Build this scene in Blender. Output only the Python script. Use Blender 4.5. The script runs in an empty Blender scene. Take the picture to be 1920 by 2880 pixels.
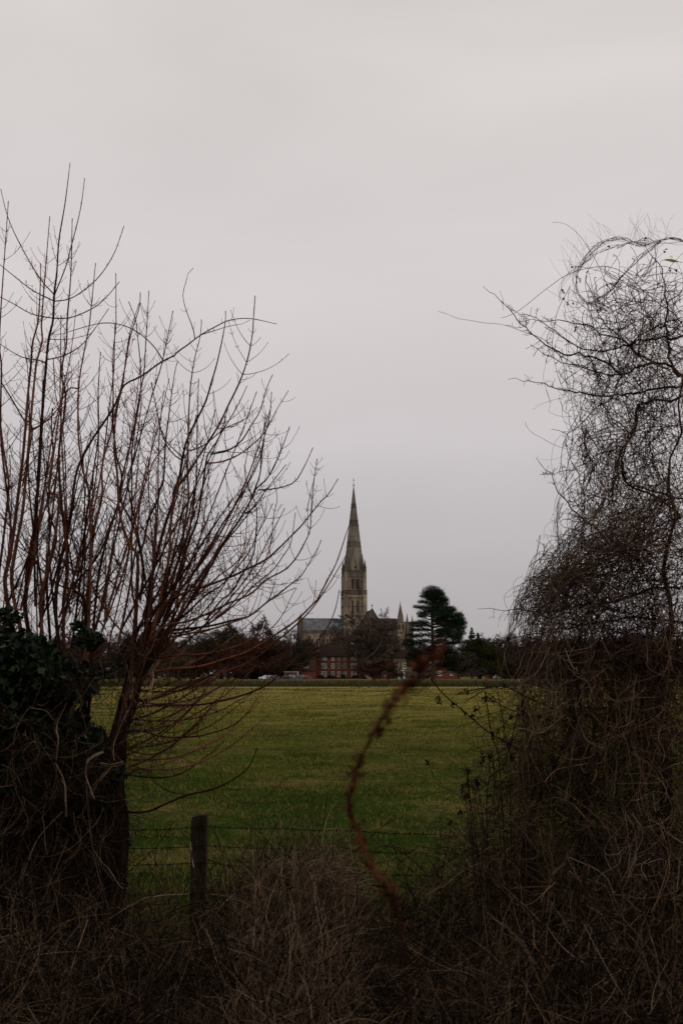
import bpy, math, random
import numpy as np
from math import radians as R
rng = np.random.default_rng(7)
random.seed(7)
S = bpy.context.scene
COL = S.collection

# ------------------------------------------------------------------ camera
EYE = 1.65
FPX = 2800.0                      # focal length in photo pixels (photo 1920 x 2880)
HOR = 1898.0
PITCH = math.atan((HOR - 1440.0) / FPX)
cam = bpy.data.cameras.new('camera'); camo = bpy.data.objects.new('camera', cam); COL.objects.link(camo)
camo.location = (0, 0, EYE); camo.rotation_euler = (math.pi / 2 + PITCH, 0, 0)
cam.sensor_fit = 'VERTICAL'; cam.sensor_height = 36.0; cam.lens = FPX / 2880.0 * 36.0
cam.clip_start = 0.05; cam.clip_end = 9000
cam.dof.use_dof = True; cam.dof.focus_distance = 18.0; cam.dof.aperture_fstop = 6.3
S.camera = camo
S.view_settings.view_transform = 'Standard'; S.view_settings.look = 'None'
S.view_settings.exposure = 0.0; S.view_settings.gamma = 1.0
S.render.resolution_x = 682; S.render.resolution_y = 1024

# ------------------------------------------------------------------ sky and light
SUN_EL, SUN_ROT = R(38), R(150)      # soft, behind the camera to the right
W = bpy.data.worlds.new('World'); S.world = W; W.use_nodes = True
nt = W.node_tree; nt.nodes.clear()
def N(t, **k):
    n = nt.nodes.new(t)
    for a, b in k.items(): setattr(n, a, b)
    return n
L = nt.links.new
out = N('ShaderNodeOutputWorld'); bg = N('ShaderNodeBackground'); bg.inputs[1].default_value = 0.1
sky = N('ShaderNodeTexSky', sky_type='NISHITA'); sky.sun_disc = False
sky.sun_elevation = SUN_EL; sky.sun_rotation = SUN_ROT; sky.air_density = 1; sky.dust_density = 4
tc = N('ShaderNodeTexCoord'); sep = N('ShaderNodeSeparateXYZ'); L(tc.outputs['Generated'], sep.inputs[0])
mp = N('ShaderNodeMapping'); mp.inputs['Scale'].default_value = (1, 1, 3.2); L(tc.outputs['Generated'], mp.inputs[0])
no = N('ShaderNodeTexNoise'); no.inputs['Scale'].default_value = 2.3; no.inputs['Detail'].default_value = 4
no.inputs['Roughness'].default_value = .45; no.inputs['Distortion'].default_value = .4; L(mp.outputs[0], no.inputs[0])
rm = N('ShaderNodeValToRGB')      # overcast layer: brightness by height above horizon
cr = rm.color_ramp; cr.elements[0].position = 0.0; cr.elements[0].color = (.40, .378, .384, 1)
cr.elements[1].position = 0.7; cr.elements[1].color = (.60, .565, .548, 1)
e = cr.elements.new(.16); e.color = (.51, .477, .484, 1)
e = cr.elements.new(.36); e.color = (.64, .592, .592, 1)
e = cr.elements.new(.52); e.color = (.645, .60, .592, 1)
L(sep.outputs[2], rm.inputs[0])
m1 = N('ShaderNodeMapRange'); m1.inputs[1].default_value = .3; m1.inputs[2].default_value = .7
m1.inputs[3].default_value = 10.2; m1.inputs[4].default_value = 11.5; L(no.outputs[0], m1.inputs[0])
vm = N('ShaderNodeVectorMath', operation='SCALE'); L(rm.outputs[0], vm.inputs[0]); L(m1.outputs[0], vm.inputs['Scale'])
mx = N('ShaderNodeMix', data_type='RGBA'); mx.inputs[0].default_value = .96
L(sky.outputs[0], mx.inputs[6]); L(vm.outputs[0], mx.inputs[7])
L(mx.outputs[2], bg.inputs[0]); L(bg.outputs[0], out.inputs[0])
sl = bpy.data.lights.new('sun', 'SUN'); sl.energy = 0.5; sl.angle = R(25); sl.color = (1, .9, .78)
so = bpy.data.objects.new('sun', sl); COL.objects.link(so)
so.rotation_euler = (math.pi / 2 - SUN_EL, 0, R(35))

# ------------------------------------------------------------------ helpers
def at(px, py, Y):
    """world point that the photo shows at pixel (px, py), at distance Y"""
    dx = (px - 960) / FPX; dy = (1440 - py) / FPX
    c, s = math.cos(PITCH), math.sin(PITCH)
    wy = c - dy * s; wz = s + dy * c; t = Y / wy
    return np.array((dx * t, Y, EYE + wz * t))
ZN = {'1': (0, 900, 3.136), '2': (400, 900, 3.136), '3': (0, 1400, 3.136), '4': (400, 1400, 3.136), '5': (100, 1850, 3.136),
      'A': (0, 400, 1.6333), 'B': (0, 1300, 1.742), 'C': (800, 1340, 3.92), 'D': (400, 1700, 3.409), 'R': (1320, 560, 2.613),
      'Q': (1220, 1350, 2.24), 'G': (900, 1750, 2.768), 'K': (960, 2100, 1.6333), 'J': (0, 2100, 1.6333), 'F': (0, 0, 1)}
def tr(s):
    out = []; z = 'F'
    for w in s.split():
        if ':' in w: z, w = w.split(':')
        x, y = w.split(','); ox, oy, k = ZN[z]
        out.append((ox + float(x) / k, oy + float(y) / k))
    return np.array(out)
def tag(o, label=None, cat=None, group=None, kind=None):
    if label: o['label'] = label
    if cat: o['category'] = cat
    if group: o['group'] = group
    if kind: o['kind'] = kind
    return o
def empty(name, loc=(0, 0, 0), rz=0, **k):
    o = bpy.data.objects.new(name, None); COL.objects.link(o); o.location = loc; o.rotation_euler = (0, 0, rz)
    o.empty_display_size = .2
    return tag(o, **k)
def mesh_np(name, V, F, mat, parent=None, tint=None, smooth=False, **k):
    """V (n,3), F (m,3|4) int arrays (or a list of them)"""
    me = bpy.data.meshes.new(name)
    Fs = F if isinstance(F, list) else [F]
    Fs = [f for f in Fs if len(f)]
    V = np.asarray(V, dtype=np.float32)
    me.vertices.add(len(V)); me.vertices.foreach_set('co', V.ravel())
    nl = sum(f.size for f in Fs); npoly = sum(len(f) for f in Fs)
    me.loops.add(nl); me.polygons.add(npoly)
    me.loops.foreach_set('vertex_index', np.concatenate([f.ravel() for f in Fs]).astype(np.int32))
    tot = np.concatenate([np.full(len(f), f.shape[1]) for f in Fs]).astype(np.int32)
    st = np.concatenate([[0], np.cumsum(tot)[:-1]]).astype(np.int32)
    me.polygons.foreach_set('loop_start', st); me.polygons.foreach_set('loop_total', tot)
    if smooth: me.polygons.foreach_set('use_smooth', np.ones(npoly, dtype=bool))
    if tint is not None:
        a = me.attributes.new('tint', 'FLOAT', 'POINT'); a.data.foreach_set('value', np.asarray(tint, dtype=np.float32))
    me.update(calc_edges=True); me.validate()
    o = bpy.data.objects.new(name, me); COL.objects.link(o)
    if mat: me.materials.append(mat)
    if parent: o.parent = parent
    return tag(o, **k)
class Tubes:
    def __init__(s, sides=3): s.sides = sides; s.V = []; s.F = []; s.T = []; s.n = 0
    def batch(s, P, Rr, tint=None):
        P = np.asarray(P, float); Rr = np.asarray(Rr, float)
        if P.ndim == 2: P = P[None]; Rr = Rr[None]
        M, n, _ = P.shape; k = s.sides
        if tint is None: tint = rng.random(M)
        t = np.gradient(P, axis=1); t /= np.linalg.norm(t, axis=2, keepdims=True) + 1e-9
        mean = P[:, -1] - P[:, 0]
        ref = np.cross(mean, rng.normal(size=(M, 3))); ref /= np.linalg.norm(ref, axis=1, keepdims=True) + 1e-9
        u = np.cross(t, ref[:, None]); u /= np.linalg.norm(u, axis=2, keepdims=True) + 1e-9
        v = np.cross(t, u)
        a = np.arange(k) / k * 2 * math.pi
        ring = P[:, :, None] + (u[:, :, None] * np.cos(a)[None, None, :, None] + v[:, :, None] * np.sin(a)[None, None, :, None]) * Rr[:, :, None, None]
        V = ring.reshape(-1, 3)
        base = (np.arange(M)[:, None, None] * n + np.arange(n - 1)[None, :, None]) * k
        j = np.arange(k)[None, None, :]; j2 = (j + 1) % k
        F = np.stack([base + j, base + j2, base + k + j2, base + k + j], -1).reshape(-1, 4) + s.n
        s.V.append(V); s.F.append(F); s.T.append(np.repeat(np.broadcast_to(tint, (M,)), n * k)); s.n += len(V)
    def build(s, name, mat, parent=None, smooth=True, **k):
        return mesh_np(name, np.concatenate(s.V), np.concatenate(s.F), mat, parent, np.concatenate(s.T), smooth, **k)
def rand_rot(M, tilt=None):
    q = rng.normal(size=(M, 4)); q /= np.linalg.norm(q, axis=1, keepdims=True)
    w, x, y, z = q.T
    return np.stack([np.stack([1 - 2 * (y * y + z * z), 2 * (x * y - z * w), 2 * (x * z + y * w)], -1),
                     np.stack([2 * (x * y + z * w), 1 - 2 * (x * x + z * z), 2 * (y * z - x * w)], -1),
                     np.stack([2 * (x * z - y * w), 2 * (y * z + x * w), 1 - 2 * (x * x + y * y)], -1)], 1)
LEAF_V = np.array([(0, -.5, 0), (.3, -.3, .06), (.42, .05, .1), (.16, .1, .02), (0, .55, 0), (-.16, .1, .02), (-.42, .05, .1), (-.3, -.3, .06)])
LEAF_F = np.array([(0, 1, 3, 5), (0, 5, 7, 0), (1, 2, 3, 1), (5, 6, 7, 5), (3, 4, 5, 3)])
LEAF_T = np.array([(0, 1, 3), (0, 3, 5), (0, 5, 7), (1, 2, 3), (5, 6, 7), (3, 4, 5)])
DIAM_V = np.array([(0, -.5, 0), (.28, 0, .07), (0, .5, 0), (-.28, 0, .07)]); DIAM_T = np.array([(0, 1, 2), (0, 2, 3)])
BLADE_V = np.array([(-.5, 0, 0), (.5, 0, 0), (0, 0, 1)]); BLADE_T = np.array([(0, 1, 2)])
def scatter(name, tv, tf, P, Rm, sc, mat, parent=None, tint=None, **k):
    M = len(P); sc = np.asarray(sc, float)
    if sc.ndim == 1: sc = np.repeat(sc[:, None], 3, 1)
    V = np.einsum('mij,mkj->mki', Rm, tv[None] * sc[:, None]) + P[:, None]
    F = tf[None] + (np.arange(M) * len(tv))[:, None, None]
    if tint is None: tint = rng.random(M)
    return mesh_np(name, V.reshape(-1, 3), F.reshape(-1, tf.shape[1]), mat, parent, np.repeat(tint, len(tv)), False, **k)

def material(name, cols, scale=3.0, rough=.85, tint=False, stretch=None, bump=0., bscale=None, detail=5, spec=.0, coords='Object', translucent=0):
    m = bpy.data.materials.new(name); m.use_nodes = True; t = m.node_tree; n = t.nodes; l = t.links.new
    p = n['Principled BSDF']; p.inputs['Roughness'].default_value = rough; p.inputs['Specular IOR Level'].default_value = spec
    tcn = n.new('ShaderNodeTexCoord'); mpn = n.new('ShaderNodeMapping'); l(tcn.outputs[coords], mpn.inputs[0])
    if stretch: mpn.inputs['Scale'].default_value = stretch
    nz = n.new('ShaderNodeTexNoise'); nz.inputs['Scale'].default_value = scale; nz.inputs['Detail'].default_value = detail
    l(mpn.outputs[0], nz.inputs[0])
    rp = n.new('ShaderNodeValToRGB'); r = rp.color_ramp
    k = len(cols)
    r.elements[0].position = .3; r.elements[0].color = (*cols[0], 1); r.elements[1].position = .7; r.elements[1].color = (*cols[-1], 1)
    for i in range(1, k - 1): q = r.elements.new(.3 + .4 * i / (k - 1)); q.color = (*cols[i], 1)
    if tint:
        at_ = n.new('ShaderNodeAttribute'); at_.attribute_name = 'tint'
        ma = n.new('ShaderNodeMath'); ma.operation = 'MULTIPLY_ADD'; ma.inputs[1].default_value = .5; ma.inputs[2].default_value = -.02
        l(at_.outputs['Fac'], ma.inputs[0])
        mb = n.new('ShaderNodeMath'); mb.operation = 'MULTIPLY_ADD'; mb.inputs[1].default_value = .5; l(nz.outputs[0], mb.inputs[0]); l(ma.outputs[0], mb.inputs[2])
        l(mb.outputs[0], rp.inputs[0])
    else: l(nz.outputs[0], rp.inputs[0])
    l(rp.outputs[0], p.inputs['Base Color'])
    if bump:
        nb = n.new('ShaderNodeTexNoise'); nb.inputs['Scale'].default_value = bscale or scale * 4; nb.inputs['Detail'].default_value = 6; l(mpn.outputs[0], nb.inputs[0])
        bp = n.new('ShaderNodeBump'); bp.inputs['Strength'].default_value = bump; bp.inputs['Distance'].default_value = .1
        l(nb.outputs[0], bp.inputs['Height']); l(bp.outputs[0], p.inputs['Normal'])
    return m
M = {}
M['bark_red'] = material('reddish_bark', [(.034, .015, .012), (.1, .041, .029), (.22, .095, .058)], 9, tint=True, stretch=(1, 1, .4), bump=.3)
M['bark_dark'] = material('dark_bark', [(.02, .014, .012), (.045, .03, .024), (.075, .05, .036)], 8, tint=True, bump=.5)
M['trunk'] = material('rough_trunk_bark', [(.008, .006, .005), (.022, .014, .01), (.05, .028, .019)], 14, stretch=(1, 1, .25), bump=1., bscale=30)
M['vine'] = material('vine_stem', [(.026, .016, .012), (.08, .048, .033), (.27, .17, .11)], 3.2, tint=True)
M['vine_pale'] = material('pale_vine_stem', [(.04, .028, .022), (.12, .08, .058), (.3, .215, .16)], 4, tint=True)
M['thorn'] = material('thorn_twig', [(.010, .007, .006), (.02, .014, .011), (.045, .03, .022)], 4, tint=True)
M['dead'] = material('dead_stems', [(.01, .0075, .006), (.034, .023, .015), (.17, .112, .07)], 2.2, tint=True)
M['straw'] = material('straw', [(.07, .045, .028), (.16, .105, .068), (.32, .225, .155)], 5, tint=True)
M['ivy'] = material('ivy_leaf', [(.004, .008, .003), (.009, .018, .006), (.024, .042, .012)], 4, rough=.55, tint=True, spec=.12)
M['leaf_green'] = material('green_leaf', [(.08, .11, .02), (.16, .19, .03)], 30, rough=.5)
M['dead_leaf'] = material('dead_leaf', [(.01, .008, .006), (.025, .017, .012)], 6, tint=True)
M['seed'] = material('reddish_seed', [(.035, .014, .010), (.12, .038, .024), (.34, .12, .055)], 30, tint=True)
M['post'] = material('weathered_post', [(.025, .02, .014), (.065, .05, .034), (.12, .092, .062)], 10, stretch=(1, 1, .12), bump=.5, bscale=40)
M['wire'] = material('rusty_wire', [(.006, .006, .006), (.018, .015, .013)], 30, rough=.5)
M['far_twig'] = material('distant_twigs', [(.045, .032, .026), (.08, .058, .047), (.125, .094, .076)], .3, tint=True)
M['far_twig_red'] = material('distant_reddish_twigs', [(.05, .024, .016), (.085, .042, .028), (.12, .062, .04)], .3, tint=True)
M['far_twig_tan'] = material('distant_tan_twigs', [(.07, .05, .03), (.12, .085, .05), (.17, .12, .075)], .3, tint=True)
M['far_trunk'] = material('distant_trunk', [(.03, .02, .016), (.06, .042, .032)], 1)
M['pine'] = material('pine_needles', [(.006, .013, .007), (.014, .026, .013), (.03, .048, .022)], .4, tint=True)
M['yew'] = material('dark_evergreen', [(.014, .015, .01), (.028, .03, .018), (.048, .048, .028)], .4, tint=True)
M['olive'] = material('olive_conifer', [(.012, .014, .006), (.03, .032, .012), (.055, .055, .02)], .4, tint=True)

# grass, ground ------------------------------------------------------
def ground_mat(name, stops, patch, bumpk=.6):
    """stops: list of (distance, colour); patch: colour of dead patches; greener near, yellower far, with the near darkening painted into the colour"""
    m = bpy.data.materials.new(name); m.use_nodes = True; t = m.node_tree; n = t.nodes; l = t.links.new
    p = n['Principled BSDF']; p.inputs['Roughness'].default_value = .95; p.inputs['Specular IOR Level'].default_value = 0
    tcn = n.new('ShaderNodeTexCoord'); sp = n.new('ShaderNodeSeparateXYZ'); l(tcn.outputs['Object'], sp.inputs[0])
    nz = n.new('ShaderNodeTexNoise'); nz.inputs['Scale'].default_value = .16; nz.inputs['Detail'].default_value = 9; nz.inputs['Roughness'].default_value = .65; l(tcn.outputs['Object'], nz.inputs[0])
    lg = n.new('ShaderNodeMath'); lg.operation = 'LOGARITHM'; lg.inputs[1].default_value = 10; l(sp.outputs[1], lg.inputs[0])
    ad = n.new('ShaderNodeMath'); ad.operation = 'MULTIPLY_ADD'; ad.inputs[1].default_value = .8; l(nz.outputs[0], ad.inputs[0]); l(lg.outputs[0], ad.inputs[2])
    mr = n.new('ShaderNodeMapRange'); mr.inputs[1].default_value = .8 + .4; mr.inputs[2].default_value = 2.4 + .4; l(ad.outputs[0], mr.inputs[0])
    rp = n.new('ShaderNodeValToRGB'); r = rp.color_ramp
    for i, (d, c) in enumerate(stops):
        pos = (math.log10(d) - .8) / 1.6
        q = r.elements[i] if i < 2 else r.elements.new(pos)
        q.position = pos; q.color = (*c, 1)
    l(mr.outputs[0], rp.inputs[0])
    n2 = n.new('ShaderNodeTexNoise'); n2.inputs['Scale'].default_value = .7; n2.inputs['Detail'].default_value = 8; n2.inputs['Roughness'].default_value = .7
    mp2 = n.new('ShaderNodeMapping'); mp2.inputs['Scale'].default_value = (.6, .5, 1); l(tcn.outputs['Object'], mp2.inputs[0]); l(mp2.outputs[0], n2.inputs[0])
    m2 = n.new('ShaderNodeMapRange'); m2.inputs[1].default_value = .5; m2.inputs[2].default_value = .72; m2.inputs[4].default_value = .9; l(n2.outputs[0], m2.inputs[0])
    mx = n.new('ShaderNodeMix'); mx.data_type = 'RGBA'; l(m2.outputs[0], mx.inputs[0]); l(rp.outputs[0], mx.inputs[6]); mx.inputs[7].default_value = (*patch, 1)
    n3 = n.new('ShaderNodeTexNoise'); n3.inputs['Scale'].default_value = 6; n3.inputs['Detail'].default_value = 6; l(tcn.outputs['Object'], n3.inputs[0])
    m3 = n.new('ShaderNodeMapRange'); m3.inputs[1].default_value = .3; m3.inputs[2].default_value = .7; m3.inputs[3].default_value = .62; m3.inputs[4].default_value = 1.35; l(n3.outputs[0], m3.inputs[0])
    vs = n.new('ShaderNodeVectorMath'); vs.operation = 'SCALE'; l(mx.outputs[2], vs.inputs[0]); l(m3.outputs[0], vs.inputs['Scale'])
    l(vs.outputs[0], p.inputs['Base Color'])
    bp = n.new('ShaderNodeBump'); bp.inputs['Strength'].default_value = bumpk; bp.inputs['Distance'].default_value = .15; l(n3.outputs[0], bp.inputs['Height']); l(bp.outputs[0], p.inputs['Normal'])
    return m
M['meadow'] = ground_mat('meadow_grass', [(7, (.017, .03, .006)), (175, (.21, .17, .05)), (14, (.024, .042, .007)), (24, (.046, .056, .010)), (45, (.105, .10, .02)), (90, (.195, .158, .042))], (.15, .11, .042))  # vignette darkening painted into the grass colour, fading out with distance
M['margin'] = material('wet_margin', [(.03, .036, .014), (.055, .06, .024), (.08, .08, .034)], .2, stretch=(.3, 1, 1))
M['lawn'] = material('far_lawn', [(.07, .085, .025), (.11, .115, .035), (.16, .14, .05)], .05)
M['soil'] = material('dark_soil', [(.012, .009, .006), (.03, .02, .014)], 6, bump=.6)
M['blade'] = material('grass_blades', [(.026, .046, .007), (.08, .088, .017), (.19, .155, .05)], .35, tint=True)
M['reed'] = material('dry_reeds', [(.06, .045, .022), (.12, .09, .045), (.17, .13, .07)], .4, tint=True)
M['rush'] = material('green_rushes', [(.03, .034, .013), (.055, .058, .022), (.085, .08, .034)], .4, tint=True)

def grid(name, xs, ys, zf, mat, **k):
    X, Y = np.meshgrid(xs, ys); Z = zf(X, Y)
    V = np.stack([X, Y, Z], -1).reshape(-1, 3); nx = len(xs)
    i = (np.arange(len(ys) - 1)[:, None] * nx + np.arange(nx - 1)[None]).ravel()
    return mesh_np(name, V, np.stack([i, i + 1, i + nx + 1, i + nx], -1), mat, smooth=True, kind='structure')
def sm(a, b, x): t = np.clip((x - a) / (b - a), 0, 1); return t * t * (3 - 2 * t)
def wob(X, Y): return .05 * np.sin(X * .31 + 1) * np.sin(Y * .23) + .04 * np.sin(X * .11 + Y * .07) + .02 * np.sin(X * 1.1) * np.sin(Y * .9 + 2)
GZ = -.35
grid('ground', np.linspace(-4000, 4000, 9), np.linspace(-500, 8000, 9), lambda X, Y: -1.2 + 0 * X, M['lawn'])
grid('path', np.linspace(-60, 60, 61), np.linspace(-40, 7, 95), lambda X, Y: sm(7, 4.6, Y) * .35 + GZ + .04 * np.sin(X * 2) * np.sin(Y * 2.3) * sm(7, 6, Y), M['soil'])
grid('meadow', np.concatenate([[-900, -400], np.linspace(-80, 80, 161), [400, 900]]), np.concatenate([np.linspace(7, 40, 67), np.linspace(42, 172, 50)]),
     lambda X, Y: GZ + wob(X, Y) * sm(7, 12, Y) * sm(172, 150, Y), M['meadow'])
grid('river_margin', np.concatenate([[-900], np.linspace(-120, 120, 80), [900]]), np.linspace(172, 240, 24), lambda X, Y: GZ - .12 * sm(172, 180, Y) * sm(240, 236, Y) + .04 * np.sin(X * .2) * sm(172, 180, Y) * sm(240, 230, Y), M['margin'])
grid('river_bank', np.concatenate([[-900], np.linspace(-120, 120, 160), [900]]), np.linspace(240, 246, 7), lambda X, Y: GZ + (.38 + .05 * np.sin(X * .3)) * sm(240, 245, Y) * sm(960, 860, abs(X) * 1.) + 0 * X, M['reed'])
grid('lawn', np.concatenate([[-2500, -900], np.linspace(-150, 150, 80), [900, 2500]]), np.linspace(246, 1500, 60), lambda X, Y: .03 + .05 * np.sin(X * .3) * sm(260, 246, Y) + 0 * Y, M['lawn'])

def blades(n, x0, x1, y0, y1, h, w, mat, name, zf, logd=True, tiltk=.35, cluster=None, **k):
    if logd: Y = np.exp(rng.uniform(math.log(y0), math.log(y1), n))
    else: Y = rng.uniform(y0, y1, n)
    X = rng.uniform(x0, x1, n) * (Y if logd else 1)
    if cluster is not None:
        keep = cluster(X, Y) > rng.random(n); X, Y = X[keep], Y[keep]; n = len(X)
    hh = h(Y) * rng.uniform(.5, 1.5, n); ww = w(Y) * rng.uniform(.6, 1.3, n)
    a = rng.uniform(0, 2 * math.pi, n); tx = rng.normal(0, tiltk, n); ty = rng.normal(0, tiltk, n)
    P = np.stack([X, Y, zf(X, Y) - .01], -1)
    V = np.zeros((n, 3, 3)); dx = np.stack([np.cos(a), np.sin(a), 0 * a], -1) * ww[:, None] * .5
    V[:, 0] = P - dx; V[:, 1] = P + dx; V[:, 2] = P + np.stack([tx * hh, ty * hh, hh], -1)
    F = np.arange(n * 3).reshape(n, 3)
    return mesh_np(name, V.reshape(-1, 3), F, mat, None, np.repeat(rng.random(n) * rng.random(n) * 1.2, 3), kind='stuff', **k)
mz = lambda X, Y: GZ + wob(X, Y) * sm(7, 12, Y) * sm(172, 150, Y)
pat = lambda X, Y: .35 + .65 * (np.sin(X * 1.3 + 2 * np.sin(Y * .8)) * np.sin(Y * 1.1 + np.sin(X * .7)) > 0)
blades(330000, -.42, .42, 6.8, 150, lambda Y: .032 + .00025 * Y, lambda Y: .0036 + .0005 * Y, M['blade'], 'meadow_grass', mz, tiltk=.9, cluster=pat, label='short rough grass growing over the whole meadow', cat='grass')
# rough tussocks: clumps of longer grass, some yellow, some dark
nc = 5200; cy = np.exp(rng.uniform(math.log(8.5), math.log(150), nc)); cx = rng.uniform(-.42, .42, nc) * cy
kb = 26; ct = np.repeat(rng.choice([.05, .2, .9, 1.1], nc), kb); Y = np.repeat(cy, kb); X = np.repeat(cx, kb) + rng.normal(0, 1, nc * kb) * (.14 + .004 * Y); Y = Y + rng.normal(0, .12, nc * kb)
n_ = nc * kb; hh = rng.uniform(.03, .09, n_) * (1 + .006 * Y); a_ = rng.uniform(0, 6.28, n_); ww = (.004 + .0005 * Y) * .5
P = np.stack([X, Y, mz(X, Y) - .01], -1); V = np.zeros((n_, 3, 3)); dx = np.stack([np.cos(a_), np.sin(a_), 0 * a_], -1) * ww[:, None]
V[:, 0] = P - dx; V[:, 1] = P + dx; V[:, 2] = P + np.stack([rng.normal(0, .7, n_) * hh, rng.normal(0, .5, n_) * hh, hh], -1)
mesh_np('grass_tussocks', V.reshape(-1, 3), np.arange(n_ * 3).reshape(-1, 3), M['blade'], None, np.repeat(ct + rng.normal(0, .15, n_), 3), kind='stuff', label='scattered rough tussocks of yellow and dark grass in the meadow', cat='grass')
# sedge tufts along the far meadow
blades(9000, -60, 60, 120, 168, lambda Y: .12 + 0 * Y, lambda Y: .3 + 0 * Y, M['rush'], 'sedge_tufts', mz, logd=False, cluster=lambda X, Y: 1. * (np.sin(X * .22 + 3 * np.sin(Y * .3)) * np.sin(Y * .45 + 1) > .55), label='dark sedge tufts in flat streaks near the far edge of the meadow', cat='sedge')
blades(30000, -85, 85, 172, 240, lambda Y: .22 + 0 * Y, lambda Y: .35 + 0 * Y, M['rush'], 'rushes', lambda X, Y: GZ - .12 + 0 * X, logd=False, label='dark green rushes filling the wet strip before the river bank', cat='rushes')
blades(16000, -90, 90, 240, 247, lambda Y: .45 + 0 * Y, lambda Y: .25 + 0 * Y, M['reed'], 'dry_reeds', lambda X, Y: GZ + .3 * sm(240, 245, Y), logd=False, label='tan dry reeds lining the far river bank', cat='reeds')

# ------------------------------------------------------------------ solid-shape helper
class Solid:
    def __init__(s): s.V = []; s.F = []
    def add(s, V, F):
        b = len(s.V); s.V += [tuple(v) for v in V]; s.F += [tuple(i + b for i in f) for f in F]; return s
    def box(s, x0, x1, y0, y1, z0, z1):
        V = [(x0, y0, z0), (x1, y0, z0), (x1, y1, z0), (x0, y1, z0), (x0, y0, z1), (x1, y0, z1), (x1, y1, z1), (x0, y1, z1)]
        return s.add(V, [(3, 2, 1, 0), (4, 5, 6, 7), (0, 1, 5, 4), (1, 2, 6, 5), (2, 3, 7, 6), (3, 0, 4, 7)])
    def cone(s, x, y, z0, z1, r0, r1, k=8, rot=None):
        rot = math.pi / k if rot is None else rot
        V = []
        for z, r in ((z0, r0), (z1, max(r1, .01))):
            V += [(x + r * math.cos(rot + i * 2 * math.pi / k), y + r * math.sin(rot + i * 2 * math.pi / k), z) for i in range(k)]
        F = [(i, (i + 1) % k, k + (i + 1) % k, k + i) for i in range(k)] + [tuple(range(k))[::-1], tuple(range(k, 2 * k))]
        return s.add(V, F)
    def prism(s, pts, y0, y1, axis='y'):
        """pts polygon in (x,z); extruded along y (or, axis='x', polygon in (y,z) along x)"""
        n = len(pts)
        f = (lambda a, b, c: (a, c, b)) if axis == 'y' else (lambda a, b, c: (c, a, b))
        V = [f(p[0], p[1], y0) for p in pts] + [f(p[0], p[1], y1) for p in pts]
        return s.add(V, [tuple(range(n)), tuple(range(n, 2 * n))[::-1]] + [(i, n + i, n + (i + 1) % n, (i + 1) % n) for i in range(n)])
    def build(s, name, mat, parent=None, **k):
        me = bpy.data.meshes.new(name); me.from_pydata(s.V, [], s.F)
        import bmesh
        bm = bmesh.new(); bm.from_mesh(me); bmesh.ops.recalc_face_normals(bm, faces=bm.faces); bm.to_mesh(me); bm.free()
        o = bpy.data.objects.new(name, me); COL.objects.link(o); me.materials.append(mat)
        if parent: o.parent = parent
        return tag(o, **k)
def arch_pts(w, h, n=4):
    """pointed arch outline, origin at foot centre"""
    hw = w / 2; sp = h - w * .85
    L_ = [(-hw, 0), (-hw, sp)]
    for i in range(1, n): a = i / n * R(60); L_.append((hw - w * math.cos(a), sp + w * math.sin(a) * .98))
    top = (0, sp + w * .866)
    return L_ + [top] + [(-x, z) for x, z in L_[::-1]]

def stone(name, c, streak=.5):
    m = material(name, c, .35, rough=.95, stretch=(1, 1, .25), bump=.5, bscale=6, detail=9, spec=0); return m
M['stone'] = stone('buff_limestone', [(.09, .07, .056), (.22, .172, .132), (.37, .295, .23)])
M['stone_grey'] = stone('greyed_limestone', [(.085, .075, .066), (.16, .142, .12), (.24, .212, .18)])
M['stone_dark'] = stone('weathered_stone', [(.055, .045, .039), (.11, .09, .075), (.18, .148, .123)])
M['void'] = material('dark_opening', [(.012, .012, .014), (.03, .03, .033)], 2, rough=.4)
M['lead'] = material('lead_roof', [(.085, .085, .095), (.125, .126, .138), (.18, .18, .195)], .5, rough=.6, stretch=(1.5, 1.5, .25), detail=7)
M['roof_brown'] = material('old_dark_roof', [(.055, .045, .045), (.085, .068, .068)], .5, stretch=(1, 1, .3))
M['brick'] = material('red_brick', [(.12, .045, .028), (.17, .065, .04), (.22, .09, .055)], 1.2, bump=.3, bscale=12, detail=8)
M['tile'] = material('dark_roof_tiles', [(.018, .013, .011), (.032, .022, .018), (.045, .03, .024)], 1.5, bump=.3)
M['tile_red'] = material('brown_red_roof_tiles', [(.04, .022, .017), (.065, .035, .026)], 1)
M['white'] = material('white_paint', [(.74, .74, .72), (.84, .84, .82)], 3, rough=.5)
M['grey_paint'] = material('greyed_paint', [(.3, .3, .29), (.42, .42, .4)], 3)
M['glass'] = material('window_glass', [(.02, .022, .026), (.05, .055, .06)], .8, rough=.08, spec=.6)
M['cream'] = material('cream_stone_wall', [(.12, .095, .07), (.17, .135, .1)], .8)

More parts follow.
